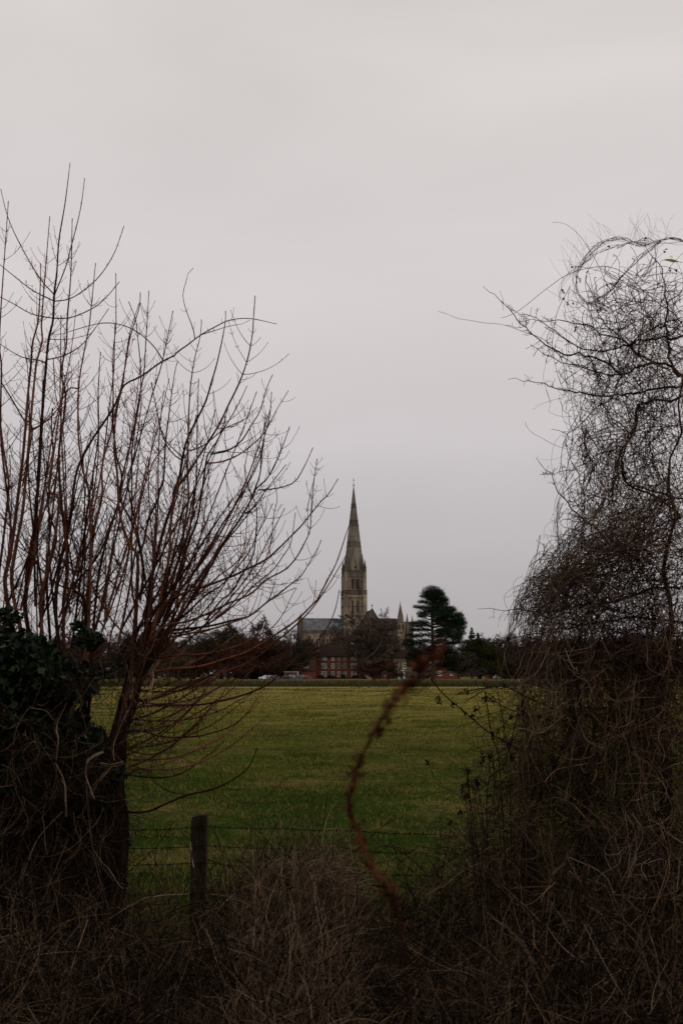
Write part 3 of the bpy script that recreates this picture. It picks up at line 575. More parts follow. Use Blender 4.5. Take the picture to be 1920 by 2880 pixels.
# ------------------------------------------------------------------ parked cars
def paint(name, c):
    return material(name, [tuple(x * .9 for x in c), c], 2, rough=.3, spec=.5)
M['tyre'] = material('tyre_rubber', [(.012, .012, .012), (.025, .025, .025)], 5)
M['rim'] = material('wheel_rim', [(.25, .25, .26), (.35, .35, .36)], 5, rough=.4)
M['lamp_red'] = material('tail_lamp', [(.25, .02, .015), (.35, .03, .02)], 5, rough=.3)
M['lamp_white'] = material('head_lamp', [(.5, .5, .5), (.65, .65, .65)], 5, rough=.2)
def car(px, Y, col, label, estate=False, flip=1, ln=4.3, h=1.45, rz=0):
    c = empty('parked_car', (wx(px, Y), Y, .03), rz + (math.pi if flip < 0 else 0), label=label, cat='car', group='cars parked at the far side of the meadow')
    w = .86; L2 = ln / 2
    bx = [(-L2, .35), (-L2 + .05, .72), (-L2 + .25, .86), (-L2 + 1.15, .95), (L2 - .8 if not estate else L2 - .3, .98), (L2 - .1, .85), (L2, .6), (L2 - .02, .32), (L2 - .3, .22), (-L2 + .3, .22)]
    rear = L2 - .15 if estate else L2 - .65
    cab = [(-L2 + 1.05, .93), (-L2 + 1.75, h), (-L2 + 2.3, h + .03), (rear - .75, h), (rear - .1, .96)]
    body = Solid(); body.prism(bx, -w, w)
    n = len(cab); V = [(x, -w + .06 + (z - .93) * .3, z) for x, z in cab] + [(x, w - .06 - (z - .93) * .3, z) for x, z in cab]
    body.add(V, [tuple(range(n)), tuple(range(n, 2 * n))[::-1]] + [(i, n + i, n + (i + 1) % n, (i + 1) % n) for i in range(n)])
    b = body.build('body', paint('car_paint', col), c)
    bv = b.modifiers.new('b', 'BEVEL'); bv.width = .05; bv.segments = 2; bv.limit_method = 'ANGLE'
    for s_ in (-1, 1):
        for xa, xb in ((-L2 + 1.35, -L2 + 2.2), (-L2 + 2.3, rear - .45)):
            k = .0
            y0 = s_ * (w - .06 - (1.0 - .93) * .3 + .012); y1 = s_ * (w - .06 - (h - .08 - .93) * .3 + .012)
            sl_ = .38 if xa < -L2 + 2 else 0; sr = .38 if xb > rear - .6 else 0
            V = [(xa, y0, 1.0), (xb, y0, 1.0), (xb - sr, y1, h - .08), (xa + sl_, y1, h - .08)]; V += [(x, y - s_ * .02, z) for x, y, z in V]
            Solid().add(V, [(0, 1, 2, 3), (4, 7, 6, 5), (0, 4, 5, 1), (1, 5, 6, 2), (2, 6, 7, 3), (3, 7, 4, 0)]).build('side_window', M['glass'], c)
    def slab(x0_, z0_, x1_, z1_, name):
        nx, nz_ = (z1_ - z0_), -(x1_ - x0_); q = math.hypot(nx, nz_); nx, nz_ = -abs(nx) / q * .03 * (1 if x0_ < x1_ else -1), .02
        V = []
        for (x, z) in ((x0_ + nx, z0_ + nz_), (x1_ + nx, z1_ + nz_)):
            ww = w - .16 - (z - .93) * .3; V += [(x, -ww, z), (x, ww, z)]
        Solid().add(V, [(0, 1, 3, 2)]).build(name, M['glass'], c)
    slab(cab[0][0] + .1, cab[0][1] + .06, cab[1][0] - .03, cab[1][1] - .05, 'windscreen')
    slab(cab[4][0] - .08, cab[4][1] + .06, cab[3][0] + .05, cab[3][1] - .05, 'rear_window')
    for x in (-L2 + .8, L2 - .8):
        for s_ in (-1, 1):
            t = Tubes(14); t.batch(np.array([(x, s_ * (w - .2), .31), (x, s_ * (w + .02), .31)]), np.array([.31, .31]))
            y_ = s_ * (w + .03); wh = empty('wheel'); wh.parent = c
            o = Solid(); k = 14
            for yy in (s_ * (w - .2), s_ * (w + .02)): o.V += [(x + .31 * math.cos(i * 2 * math.pi / k), yy, .31 + .31 * math.sin(i * 2 * math.pi / k)) for i in range(k)]
            o.F = [(i, (i + 1) % k, k + (i + 1) % k, k + i) for i in range(k)] + [tuple(range(k)), tuple(range(k, 2 * k))[::-1]]; o.build('tyre', M['tyre'], wh)
            o = Solid()
            for yy in (s_ * (w + .0), s_ * (w + .035)): o.V += [(x + .19 * math.cos(i * 2 * math.pi / k), yy, .31 + .19 * math.sin(i * 2 * math.pi / k)) for i in range(k)]
            o.F = [(i, (i + 1) % k, k + (i + 1) % k, k + i) for i in range(k)] + [tuple(range(k)), tuple(range(k, 2 * k))[::-1]]; o.build('rim', M['rim'], wh)
    for s_ in (-1, 1):
        Solid().box(-L2 - .01, -L2 + .22, *sorted((s_ * .5, s_ * (w + .01))), .6, .74).build('headlight', M['lamp_white'], c)
        Solid().box(L2 - .2, L2 + .01, *sorted((s_ * .55, s_ * (w + .01))), .68, .84).build('tail_light', M['lamp_red'], c)
    Solid().box(-L2 + .3, L2 - .3, -w - .005, w + .005, .9, .925).build('belt_trim', M['tyre'], c)
    return c
car(745, 352, (.75, .76, .78), 'silver hatchback at the left end of the row of parked cars', rz=R(12))
car(760, 364, (.8, .8, .8), 'pale silver estate car parked behind the leftmost cars', True, -1, 4.6)
car(769, 350, (.07, .075, .085), 'dark estate car between the silver cars and the black saloon', True, 1, 4.4, rz=R(-10))
car(806, 345, (.012, .012, .014), 'black low saloon in front of the brick garage', False, -1, 4.7, 1.35)
car(816, 362, (.5, .51, .54), 'silver car showing its roof behind the black saloon', True, 1, 4.4, 1.6)
car(838, 348, (.06, .07, .085), 'dark blue grey hatchback beside the black saloon', True, 1, 4.2)
car(852, 356, (.3, .31, .33), 'grey car with its roof showing behind the blue grey hatchback', True, -1, 4.3, 1.5)
car(862, 349, (.14, .03, .03), 'red car at the right end of the parked row', False, 1, 4.2, 1.4)
car(1396, 390, (.7, .7, .7), 'white car parked alone at the far right below the conifers', True, 1, 4.3, rz=R(60))

# ------------------------------------------------------------------ distant trees
def grow(h, spread, up=.35, levels=4, seed=1, nb=(7, 6, 5, 4), trunk_h=.28, r0=None, tw_r=.03, base_split=False, jit=.25):
    """bare tree: returns (trunk tubes, crown tubes) in local space; level by level in batches"""
    g = np.random.default_rng(seed); r0 = r0 or h * .022
    T, C = Tubes(6), Tubes(3)
    n = 9; z = np.linspace(0, h * .8, n); P = np.stack([np.cumsum(g.normal(0, .012 * h, n)) - 0, np.cumsum(g.normal(0, .012 * h, n)), z], -1); P[0, :2] = 0
    T.batch(P, np.linspace(r0, r0 * .2, n), g.random(1))
    src = [(P, r0)]
    parentP = P[None]; parentR = np.linspace(r0, r0 * .2, n)[None]; Ln = np.array([h])
    for lv in range(levels):
        Mp = len(parentP); k = nb[lv]
        u = g.uniform(trunk_h if lv == 0 else .25, .98, (Mp, k)); idx = u * (parentP.shape[1] - 1); i0 = np.minimum(idx.astype(int), parentP.shape[1] - 2); fr = idx - i0
        ar = np.arange(Mp)[:, None]
        st = parentP[ar, i0] * (1 - fr)[..., None] + parentP[ar, i0 + 1] * fr[..., None]
        tn = parentP[ar, i0 + 1] - parentP[ar, i0]; tn /= np.linalg.norm(tn, axis=-1, keepdims=True) + 1e-9
        rr = parentR[ar, i0]
        a = g.uniform(0, 2 * math.pi, (Mp, k)); side = np.stack([np.cos(a), np.sin(a), g.uniform(-.1, .4, (Mp, k))], -1)
        if lv: side = g.normal(size=(Mp, k, 3))
        d = tn * .7 + side / np.linalg.norm(side, axis=-1, keepdims=True) * (.9 if lv else 1.0)
        d /= np.linalg.norm(d, axis=-1, keepdims=True)
        ln = Ln[:, None] * np.array([.5, .5, .5, .55])[lv] * g.uniform(.6, 1.15, (Mp, k)) * (1.15 - .55 * u)
        if lv == 0: ln *= spread
        st = st.reshape(-1, 3); d = d.reshape(-1, 3); ln = ln.ravel(); rr = rr.ravel()
        ns = 6 if lv < 2 else 4
        Q = np.zeros((len(st), ns, 3)); Q[:, 0] = st
        for s_ in range(1, ns):
            d = d + np.array([0, 0, up * .25]) + g.normal(0, jit, d.shape) * .6; d /= np.linalg.norm(d, axis=1, keepdims=True)
            Q[:, s_] = Q[:, s_ - 1] + d * (ln / (ns - 1))[:, None]
        rb = np.maximum(np.minimum(rr * .62, ln * .03), tw_r); re = np.maximum(rb * .4, tw_r * .7)
        RR = rb[:, None] + (re - rb)[:, None] * np.linspace(0, 1, ns)[None]
        C.batch(Q, RR, g.random(len(Q)))
        parentP, parentR, Ln = Q, RR, ln
    return T, C
PROTO = {}
def proto(key, **kw):
    T, C = grow(**kw); PROTO[key] = (T, C)
proto('oak', h=18, spread=1.15, up=.3, seed=3, nb=(18, 9, 8, 6), trunk_h=.2, tw_r=.033)
proto('tall', h=20, spread=.7, up=.9, seed=5, nb=(18, 9, 8, 5), trunk_h=.22, tw_r=.034)
proto('round', h=14, spread=1.1, up=.5, seed=9, nb=(20, 9, 8, 5), trunk_h=.1, tw_r=.038)
proto('bush', h=7, spread=1.4, up=.6, seed=12, nb=(26, 9, 8, 6), trunk_h=.02, tw_r=.024, r0=.12)
MESH = {}
def far_tree(key, px, Y, top, width=1.0, mat='far_twig', label='', name='bare_tree', cat='tree', rz=None, group=None, base=0.0, wpx=None):
    T, C = PROTO[key]
    h0 = max(v[:, 2].max() for v in C.V)
    hh = wz(top, Y) - base; s_ = hh / h0
    o = empty(name, (wx(px, Y), Y, base), random.uniform(0, 6.28) if rz is None else rz, label=label, cat=cat, group=group)
    sx = s_ * width
    if wpx:
        wid = np.percentile(np.abs(np.concatenate(C.V)[:, :2]), 98); sx = (wpx * 1.15 / 2 / FPX * Y) / wid
    o.scale = (sx, sx, s_)
    for nm, t, m in (('trunk', T, 'far_trunk'), ('crown', C, mat)):
        k = (key, nm, m)
        if k not in MESH:
            ob = t.build(nm, M[m], o); MESH[k] = ob.data
        else:
            ob = bpy.data.objects.new(nm, MESH[k]); COL.objects.link(ob); ob.parent = o
    return o
G1 = 'bare trees beyond the meadow'
# left belt
for px, Y, top, key, wpx, mat, lab in (
    (20, 380, 1800, 'round', 110, 'far_twig', 'leftmost distant bare tree, behind the ivy at the photo edge'),
    (105, 370, 1812, 'oak', 120, 'far_twig', 'distant bare tree behind the far left stems of the near shrub'),
    (190, 385, 1790, 'tall', 90, 'far_twig', 'distant tall bare tree behind the left upright stems'),
    (265, 375, 1805, 'round', 110, 'far_twig', 'distant rounded bare tree seen between the left stems'),
    (345, 385, 1785, 'oak', 110, 'far_twig', 'distant bare tree just left of the main trunk of the near tree'),
    (425, 380, 1778, 'tall', 90, 'far_twig', 'distant narrow bare tree right behind the near trunk'),
    (545, 390, 1785, 'oak', 110, 'far_twig', 'distant bare tree left of the dark evergreen clump'),
    (618, 395, 1762, 'tall', 60, 'far_twig', 'slim bare tree rising behind the dark evergreen clump'),
    (668, 395, 1755, 'tall', 70, 'far_twig', 'bare tree with upright limbs behind the right part of the evergreen clump'),
    (718, 400, 1740, 'tall', 70, 'far_twig', 'tallest bare tree on the skyline left of the cathedral'),
    (770, 400, 1762, 'tall', 70, 'far_twig', 'bare tree on the skyline between the tallest one and the cathedral end'),
    (818, 400, 1768, 'oak', 75, 'far_twig', 'bare tree standing against the left end of the cathedral'),
    (858, 398, 1795, 'round', 60, 'far_twig', 'small bare tree below the lead roof of the cathedral'),
    (700, 372, 1800, 'round', 120, 'far_twig_red', 'broad reddish brown bare tree in the middle of the left belt'),
    (775, 374, 1812, 'round', 110, 'far_twig_red', 'rounded reddish brown bare tree above the silver cars'),
    (640, 368, 1822, 'bush', 120, 'far_twig_red', 'wide brown thicket below the dark evergreen clump'),
    (1072, 600, 1705, 'oak', 70, 'far_twig', 'bare treetop just right of the cathedral gable'),
    (962, 520, 1770, 'round', 80, 'far_twig_red', 'brown bare tree rising behind the hipped roof'),
    (1140, 415, 1800, 'tall', 70, 'far_twig', 'slender bare tree in front of the cathedral stair turret'),
    (1105, 420, 1790, 'oak', 100, 'far_twig', 'bare tree between the broad central tree and the stair turret'),
    (1375, 440, 1795, 'round', 70, 'far_twig', 'small bare tree rising behind the right conifers'),
    (1440, 420, 1800, 'oak', 90, 'far_twig', 'bare tree in front of the long tiled roof'),
    (1520, 400, 1790, 'oak', 110, 'far_twig', 'distant bare tree seen through the left edge of the right thicket'),
    (1600, 400, 1780, 'round', 120, 'far_twig', 'distant bare tree hidden deep behind the right thicket'),
    (1700, 400, 1790, 'oak', 120, 'far_twig', 'distant bare tree behind the middle of the right thicket'),
    (1810, 400, 1785, 'round', 130, 'far_twig', 'distant bare tree behind the right edge of the photo'),
    (1290, 365, 1838, 'bush', 90, 'far_twig', 'dark bare bush at the foot of the right conifers')):
    far_tree(key, px, Y, top - (14 if px < 900 else 0), mat=mat, wpx=wpx, label=lab, group=G1)
for i, px in enumerate(list(range(-30, 870, 52)) + list(range(1405, 1960, 60))):
    far_tree(('round', 'oak', 'round')[i % 3], px + random.uniform(-12, 12), 425 + random.uniform(-8, 8), 1784 + random.uniform(-14, 14), mat=('far_twig', 'far_twig_red')[i % 2], wpx=120, label='brown bare tree in the second row of the far tree belt', group='second row of bare trees beyond the meadow')
far_tree('oak', 1026, 385, 1722, mat='far_twig', wpx=230, label='broad dark bare tree with spreading limbs in front of the cathedral crossing', group=G1)
far_tree('bush', 1052, 300, 1852, mat='far_twig_red', wpx=130, label='rounded reddish brushwood beside the large brick house', name='bush', cat='bush', base=-.1)
far_tree('bush', 1090, 296, 1866, mat='far_twig_red', wpx=80, label='low reddish bush at the right end of the brushwood, before the white window', name='bush', cat='bush', base=-.1)
far_tree('tall', 470, 330, 1785, mat='far_twig_tan', wpx=95, label='tan upright osier clump seen just right of the near trunk', name='osier', cat='bush')
far_tree('tall', 505, 335, 1792, mat='far_twig_tan', wpx=60, label='tan osier clump right of the other one', name='osier', cat='bush')
# evergreen: leaf clusters on limbs
def evergreen(name, px, Y, base_py, pads, trunk, mat, label, n=30000, sz=.5, depth=.8, cat='tree', limbs=True, asp=.6, group=None):
    """pads: (x px, y px, rx px, ry px) foliage pads seen in the photo, each given a depth of its own"""
    bx_ = wx(px, Y); o = empty(name, (bx_, Y, 0), label=label, cat=cat, group=group)
    k = Y / FPX; area = np.array([p[2] * p[3] for p in pads]); cnt = (n * area / area.sum()).astype(int)
    P = []; Lb = Tubes(5); gx = np.random.default_rng(abs(int(px)))
    for (x, y, rx, ry), c in zip(pads, cnt):
        C = at(x, y, Y) - np.array([bx_, Y, 0]); dep = rx * k * depth
        C = C + np.array([0, gx.uniform(-.5, .5) * dep * 2, 0])
        q = gx.normal(size=(c, 3)); q /= np.linalg.norm(q, axis=1, keepdims=True); q *= gx.random((c, 1)) ** .45
        q[:, 2] = np.where(q[:, 2] < 0, q[:, 2] * .55, q[:, 2])
        P.append(C + q * np.array([rx * k, dep, ry * k]) + gx.normal(0, .12 + .5 * (name == 'pine_tree') * gx.random((c, 1)) ** 3, (c, 3)))
        if limbs and trunk:
            # nearest lower trunk point
            tz = max(C[2] - abs(C[0]) * .35, 1.0); tx = np.interp(tz, [t[1] for t in trunk], [t[0] for t in trunk])
            s0 = np.array([tx, 0, tz]); u = np.linspace(0, 1, 7)[:, None]
            L_ = s0 * (1 - u) + C * u; L_[:, 2] -= np.sin(u[:, 0] * math.pi) * .4 - 0; Lb.batch(L_, np.linspace(.26, .07, 7))
    P = np.concatenate(P); m_ = len(P)
    Rm = rand_rot(m_)
    scatter('foliage', DIAM_V, DIAM_T, P, Rm, np.stack([np.full(m_, sz * asp), np.full(m_, sz), np.full(m_, sz)], -1) * gx.uniform(.6, 1.3, (m_, 1)), M[mat], o, gx.random(m_))
    if trunk:
        T = Tubes(10); tp = np.array([(t[0], 0, t[1]) for t in trunk]); T.batch(tp, np.array([t[2] for t in trunk])); T.build('trunk', M['far_trunk'], o)
        if limbs: Lb.build('limb', M['far_trunk'], o)
    return o
def Z3(cx, cy): return 1040 + cx / 3.5636, 1640 + cy / 3.5636
pads = [(620, 85, 80, 35), (690, 110, 50, 25), (570, 125, 60, 25), (660, 150, 90, 30), (745, 165, 40, 22), (530, 185, 42, 12), (620, 190, 60, 25), (720, 200, 65, 22), (690, 235, 90, 22),
        (480, 240, 45, 12), (560, 250, 60, 16), (640, 275, 70, 25), (740, 275, 80, 28), (820, 262, 42, 20), (540, 305, 62, 20), (530, 330, 45, 14), (700, 315, 90, 25), (800, 320, 80, 30), (890, 320, 40, 20), (880, 360, 60, 25),
        (760, 370, 90, 25), (920, 400, 40, 22), (430, 405, 45, 12), (520, 395, 60, 16), (570, 420, 40, 14), (480, 430, 60, 14), (700, 410, 50, 18), (810, 420, 90, 28), (900, 445, 55, 22), (450, 470, 50, 12), (540, 470, 55, 12), (700, 470, 50, 14), (800, 480, 90, 22), (900, 500, 50, 24),
        (390, 520, 30, 10), (470, 530, 60, 14), (560, 520, 50, 10), (690, 530, 60, 16), (790, 535, 80, 20), (870, 560, 55, 18), (380, 580, 45, 12), (470, 590, 60, 15), (560, 575, 45, 10), (350, 610, 30, 10), (410, 625, 40, 10), (700, 360, 70, 22), (850, 400, 70, 22), (740, 500, 70, 18), (780, 450, 60, 14), (860, 530, 60, 18), (700, 575, 50, 14), (500, 610, 60, 14), (640, 115, 70, 30), (720, 590, 60, 18), (820, 600, 60, 16), (900, 590, 40, 12)]
PY = 330
def pp_(cx, cy): x, y = Z3(cx, cy); p = at(x, y, PY); return p
pbx = wx(1217, PY)
trunk = [(pp_(c, y)[0] - pbx, pp_(c, y)[2], r) for c, y, r in ((632, 965, .85), (633, 800, .72), (630, 640, .62), (625, 500, .5), (620, 350, .42), (622, 220, .3), (625, 110, .12))]
trunk[0] = (trunk[0][0], -.1, .95)
evergreen('pine_tree', 1217, PY, 1908, [(*Z3(a, b), c / 3.5636 * 1.28, d / 3.5636 * 1.8) for a, b, c, d in pads], trunk, 'pine', 'tall dark pine with layered flat foliage right of the cathedral', n=72000, sz=.42)
yt = [(0, 0, .4), (0.2, 6, .3), (0, 9, .15)]
evergreen('yew_tree', 1190, 345, 1908, [(*Z3(a, b), c / 3.5636 * 1.15, d / 3.5636 * 1.7) for a, b, c, d in ((480, 700, 90, 40), (560, 670, 110, 35), (700, 665, 120, 40), (790, 690, 90, 45), (430, 750, 70, 45), (520, 760, 110, 50), (650, 740, 110, 50), (780, 750, 90, 50), (420, 810, 60, 40), (520, 825, 70, 35), (740, 815, 90, 35), (820, 800, 70, 45), (500, 870, 70, 22), (850, 860, 70, 30))],
          yt, 'yew', 'dark spreading yew under and behind the pine', n=30000, sz=.5)
evergreen('conifer', 1350, 372, 1908, [(*Z3(a, b), c / 3.5636 * 1.1, d / 3.5636 * 1.35) for a, b, c, d in ((1000, 650, 120, 60), (1100, 620, 100, 50), (1180, 700, 110, 70), (920, 720, 90, 70), (1050, 740, 130, 80), (1250, 760, 90, 70), (930, 830, 90, 80), (1060, 850, 120, 80), (1180, 860, 120, 80), (1290, 860, 70, 70), (1000, 590, 60, 25), (1100, 575, 50, 20))],
          [(0, 0, .5), (0, 8, .4), (0, 14, .15)], 'olive', 'wide dark olive conifer mass right of the pine', n=34000, sz=.55)
def spiky(px, Y, top, base_py, w, label):
    """cedar-like leader: narrow tip with level tiers"""
    pads = []; h = base_py - top
    for i in range(11):
        u = (i + 1) / 11; y = top + h * u; ww = w * u ** .9
        for s_ in (-1, 1):
            if random.random() < .92: pads.append((px + s_ * ww * random.uniform(.35, .65), y + random.uniform(-1, 1), ww * random.uniform(.35, .6), 1.6 + u * 1.5))
        pads.append((px, y, 2 + ww * .25, 2.4))
    zt = wz(top - 3, Y)
    evergreen('cedar_tree', px, Y, 1908, pads, [(0, 0, .4), (0, zt * .6, .25), (0, zt, .05)], 'olive', label, n=5200, sz=.5, limbs=False)
spiky(1326, 385, 1763, 1830, 22, 'cedar with a pointed tip and level tiers rising behind the conifer mass')
spiky(1343.5, 388, 1778, 1830, 15, 'smaller pointed cedar just right of the taller cedar tip')
evergreen('evergreen_tree', 625, 384, 1900, [(600, 1800, 35, 22), (640, 1792, 35, 20), (675, 1800, 30, 20), (580, 1830, 40, 28), (630, 1830, 45, 30), (680, 1835, 40, 28), (600, 1870, 50, 30), (660, 1875, 50, 30), (560, 1860, 30, 30), (610, 1780, 18, 10), (655, 1776, 16, 9)],
          [(0, 0, .5), (0, 12, .2)], 'yew', 'dark evergreen clump in the middle of the left tree belt', n=22000, sz=.6)
evergreen('evergreen_tree', 846, 380, 1900, [(845, 1830, 18, 16), (852, 1845, 20, 16), (835, 1850, 16, 14), (848, 1866, 24, 16), (828, 1872, 16, 12)], [(0, 0, .3), (0, 7, .1)], 'yew', 'small dark evergreen in front of the left end of the cathedral', n=6000, sz=.5)
# understorey filling the belt, one bush after another
for i, (px, Y, top, w, mt) in enumerate(((-20, 372, 1835, 100, 'yew'), (60, 376, 1828, 100, 'yew'), (140, 372, 1840, 100, 'yew'), (225, 378, 1826, 100, 'yew'), (310, 374, 1836, 100, 'yew'), (395, 378, 1830, 100, 'yew'), (520, 380, 1835, 90, 'yew'),
                                      (700, 382, 1842, 90, 'yew'), (760, 384, 1840, 90, 'yew'), (800, 392, 1835, 70, 'yew'), (1420, 385, 1860, 70, 'olive'), (1490, 380, 1845, 90, 'yew'), (1570, 380, 1840, 100, 'yew'), (1660, 380, 1835, 100, 'yew'), (1750, 380, 1840, 100, 'yew'), (1840, 380, 1835, 100, 'yew'), (1930, 380, 1835, 100, 'yew'))):
    side = 'left' if px < 900 else 'right'
    hgt = 1908 - top
    pads = [(px + random.uniform(-.4, .4) * w, top + hgt * random.uniform(.15, .95), w * random.uniform(.22, .36), hgt * random.uniform(.2, .32)) for _ in range(14)]
    names = ['farthest left', 'second from the left', 'third from the left', 'fourth from the left', 'fifth from the left', 'sixth from the left', 'just left of the evergreen clump', 'below the tallest bare tree', 'above the silver cars', 'left of the red roofed house', 'right of the conifers', 'first behind the right thicket', 'second behind the right thicket', 'third behind the right thicket', 'fourth behind the right thicket', 'fifth behind the right thicket', 'last behind the right thicket']
    evergreen('bush', px, Y, 1908, pads, [(0, 0, .2), (0, 3, .1)], mt, 'dark bush under the far trees, ' + names[i], n=9000, sz=.7, cat='bush', limbs=False, group='dark bushes under the far trees')
for px, Y, w in ((902, 396, 18), (930, 397, 22), (965, 397, 14), (1000, 396, 18), (1160, 396, 12), (1200, 398, 14)):
    evergreen('hedge_bush', px, Y, 1908, [(px + random.uniform(-.4, .4) * w, 1906 - random.uniform(0, 5), w * .35, 4) for _ in range(5)], [(0, 0, .1), (0, .6, .05)], 'yew', 'small dark shrub at the house walls, ' + {902: 'below the left window column', 930: 'below the second window column', 965: 'below the fourth window column', 1000: 'below the right window column', 1160: 'right of the white porch', 1200: 'left of the pine trunk'}[px], n=900, sz=.35, cat='shrub', limbs=False)
# far wood behind everything, reads as one mass
n = 60000; X = rng.uniform(-420, 420, n); Yw = rng.uniform(700, 760, n); hh = 9 + 3 * np.sin(X * .05) + 2 * np.sin(X * .13 + 1); Zw = hh * rng.random(n) ** .7
scatter('far_wood', DIAM_V, DIAM_T, np.stack([X, Yw, Zw], -1), rand_rot(n), rng.uniform(1.2, 2.6, n), M['far_twig'], None, label='dark brown belt of far woodland along the horizon', cat='wood', kind='stuff')

# ------------------------------------------------------------------ near shrub trees at the left
def smooth(P, n):
    """Catmull-Rom resample to n points along arc"""
    P = np.asarray(P, float); Q = np.vstack([2 * P[0] - P[1], P, 2 * P[-1] - P[-2]]); out = []
    for i in range(1, len(Q) - 2):
        for t in np.linspace(0, 1, 12, endpoint=False):
            a, b, c, d = Q[i - 1:i + 3]
            out.append(.5 * (2 * b + (c - a) * t + (2 * a - 5 * b + 4 * c - d) * t * t + (3 * b - a - 3 * c + d) * t ** 3))
    out.append(P[-1]); out = np.array(out); s_ = np.concatenate([[0], np.cumsum(np.linalg.norm(np.diff(out, axis=0), axis=1))])
    u = np.linspace(0, s_[-1], n)
    return np.stack([np.interp(u, s_, out[:, k]) for k in range(out.shape[1])], -1)
def lift(px, Y0, Y1, n=None):
    """pixel polyline -> 3D polyline whose distance runs from Y0 to Y1"""
    px = np.asarray(px, float); ln = np.linalg.norm(np.diff(px, axis=0), axis=1).sum(); n = n or max(6, int(ln / 18))
    q = smooth(px, n); Y = Y0 + (Y1 - Y0) * np.linspace(0, 1, n) ** 1.2 + .03 * np.sin(np.linspace(0, 9, n) + px[0, 0])
    return np.array([at(a, b, y) for (a, b), y in zip(q, Y)])
def shoots(P, Rr, n, lmin, lmax, gen, up=.13, ang=1.15, u0=.1, pairs=True, steps=9, tip=.00105, rk=.5, jit=.03, taper=.75):
    """side shoots leaving a stem in opposite pairs and curving upward; P (m,3), returns batches"""
    m = len(P); out = []
    u = np.sort(gen.uniform(u0, .93, n)); idx = u * (m - 1); i = np.minimum(idx.astype(int), m - 2); fr = (idx - i)[:, None]
    st = P[i] * (1 - fr) + P[i + 1] * fr; tn = P[i + 1] - P[i]; tn /= np.linalg.norm(tn, axis=1, keepdims=True) + 1e-9; rr = Rr[i]
    a = gen.normal(size=(n, 3)); a -= (a * tn).sum(1, keepdims=True) * tn; a /= np.linalg.norm(a, axis=1, keepdims=True)
    if pairs: st = np.vstack([st, st]); tn = np.vstack([tn, tn]); a = np.vstack([a, -a]); rr = np.tile(rr, 2); u = np.tile(u, 2)
    k = len(st); an = ang * gen.uniform(.7, 1.25, (k, 1)); d = tn * np.cos(an) + a * np.sin(an)
    ln = (lmin + (lmax - lmin) * gen.random(k) ** 1.5) * (1.1 - taper * u)
    Q = np.zeros((k, steps, 3)); Q[:, 0] = st
    for s_ in range(1, steps):
        d = d + np.array([0, 0, up]) + gen.normal(0, jit, d.shape); d /= np.linalg.norm(d, axis=1, keepdims=True)
        Q[:, s_] = Q[:, s_ - 1] + d * (ln / (steps - 1))[:, None]
    rb = np.minimum(np.maximum(rr * rk, tip * 1.25), .0011 + ln * .0045)
    RR = rb[:, None] + (np.minimum(tip, rb) - rb)[:, None] * np.linspace(0, 1, steps)[None]
    RR[:, -1] *= 1.5
    return Q, RR
def px_r(px, Y): return px / 2 / FPX * Y * .98
def slim(w): return w * .46 if w > 8 else w * .64
def stem_thing(name, P, r0, r1, parent, mat, gen, dens=1.0, lmax=.34, spur=True, power=.8, sides=7, label=None):
    m = len(P); Rr = r1 + (r0 - r1) * (1 - np.linspace(0, 1, m)) ** power
    Rr = Rr * (1 + .06 * gen.normal(size=m)); Rr[-1] *= 1.4
    T = Tubes(sides); T.batch(P, Rr, gen.random(1))
    ln = np.linalg.norm(np.diff(P, axis=0), axis=1).sum(); n = max(2, int(ln * 12.5 * dens)); lmax = lmax * 1.7
    t = T; Q, RR = shoots(P, Rr, n, .03, lmax, gen); t.batch(Q, RR)
    if spur:
        ls = np.linalg.norm(Q[:, -1] - Q[:, 0], axis=1); big = np.argsort(-ls)[:max(1, len(ls) // 3)]
        for b in big:
            q, r_ = shoots(Q[b], RR[b], max(1, int(ls[b] * 9)), .012, .09, gen, u0=.2, steps=5, tip=.001); t.batch(q, r_)
        q, r_ = shoots(P, Rr, int(ln * 14 * dens), .006, .035, gen, ang=1.2, steps=3, pairs=False, tip=.001); t.batch(q, r_)
    return T.build(name, mat, parent, label=label)
YT = 6.2
LT = empty('bare_tree', tuple(at(310, 2900, YT)[:2]) + (GZ,), label='near reddish bare tree with a thick trunk and long shoots arching towards the spire', cat='tree')
def rel(P, o): return P - np.array(o.location)
gl = np.random.default_rng(21)
tp = lift(tr('302,2900 300,2600 300,2430 306,2300 316,2180 335,2060 352,1960 372,1850'), YT, YT, 20)
tr_ = np.interp(np.linspace(0, 1, 20), [0, .25, .55, .72, .85, 1], [px_r(150, YT), px_r(118, YT), px_r(112, YT), px_r(64, YT), px_r(30, YT), px_r(12, YT)])
TT = Tubes(16); TT.batch(rel(tp, LT), tr_ * (1 + .06 * gl.normal(size=20))); TT.build('trunk', M['trunk'], LT)
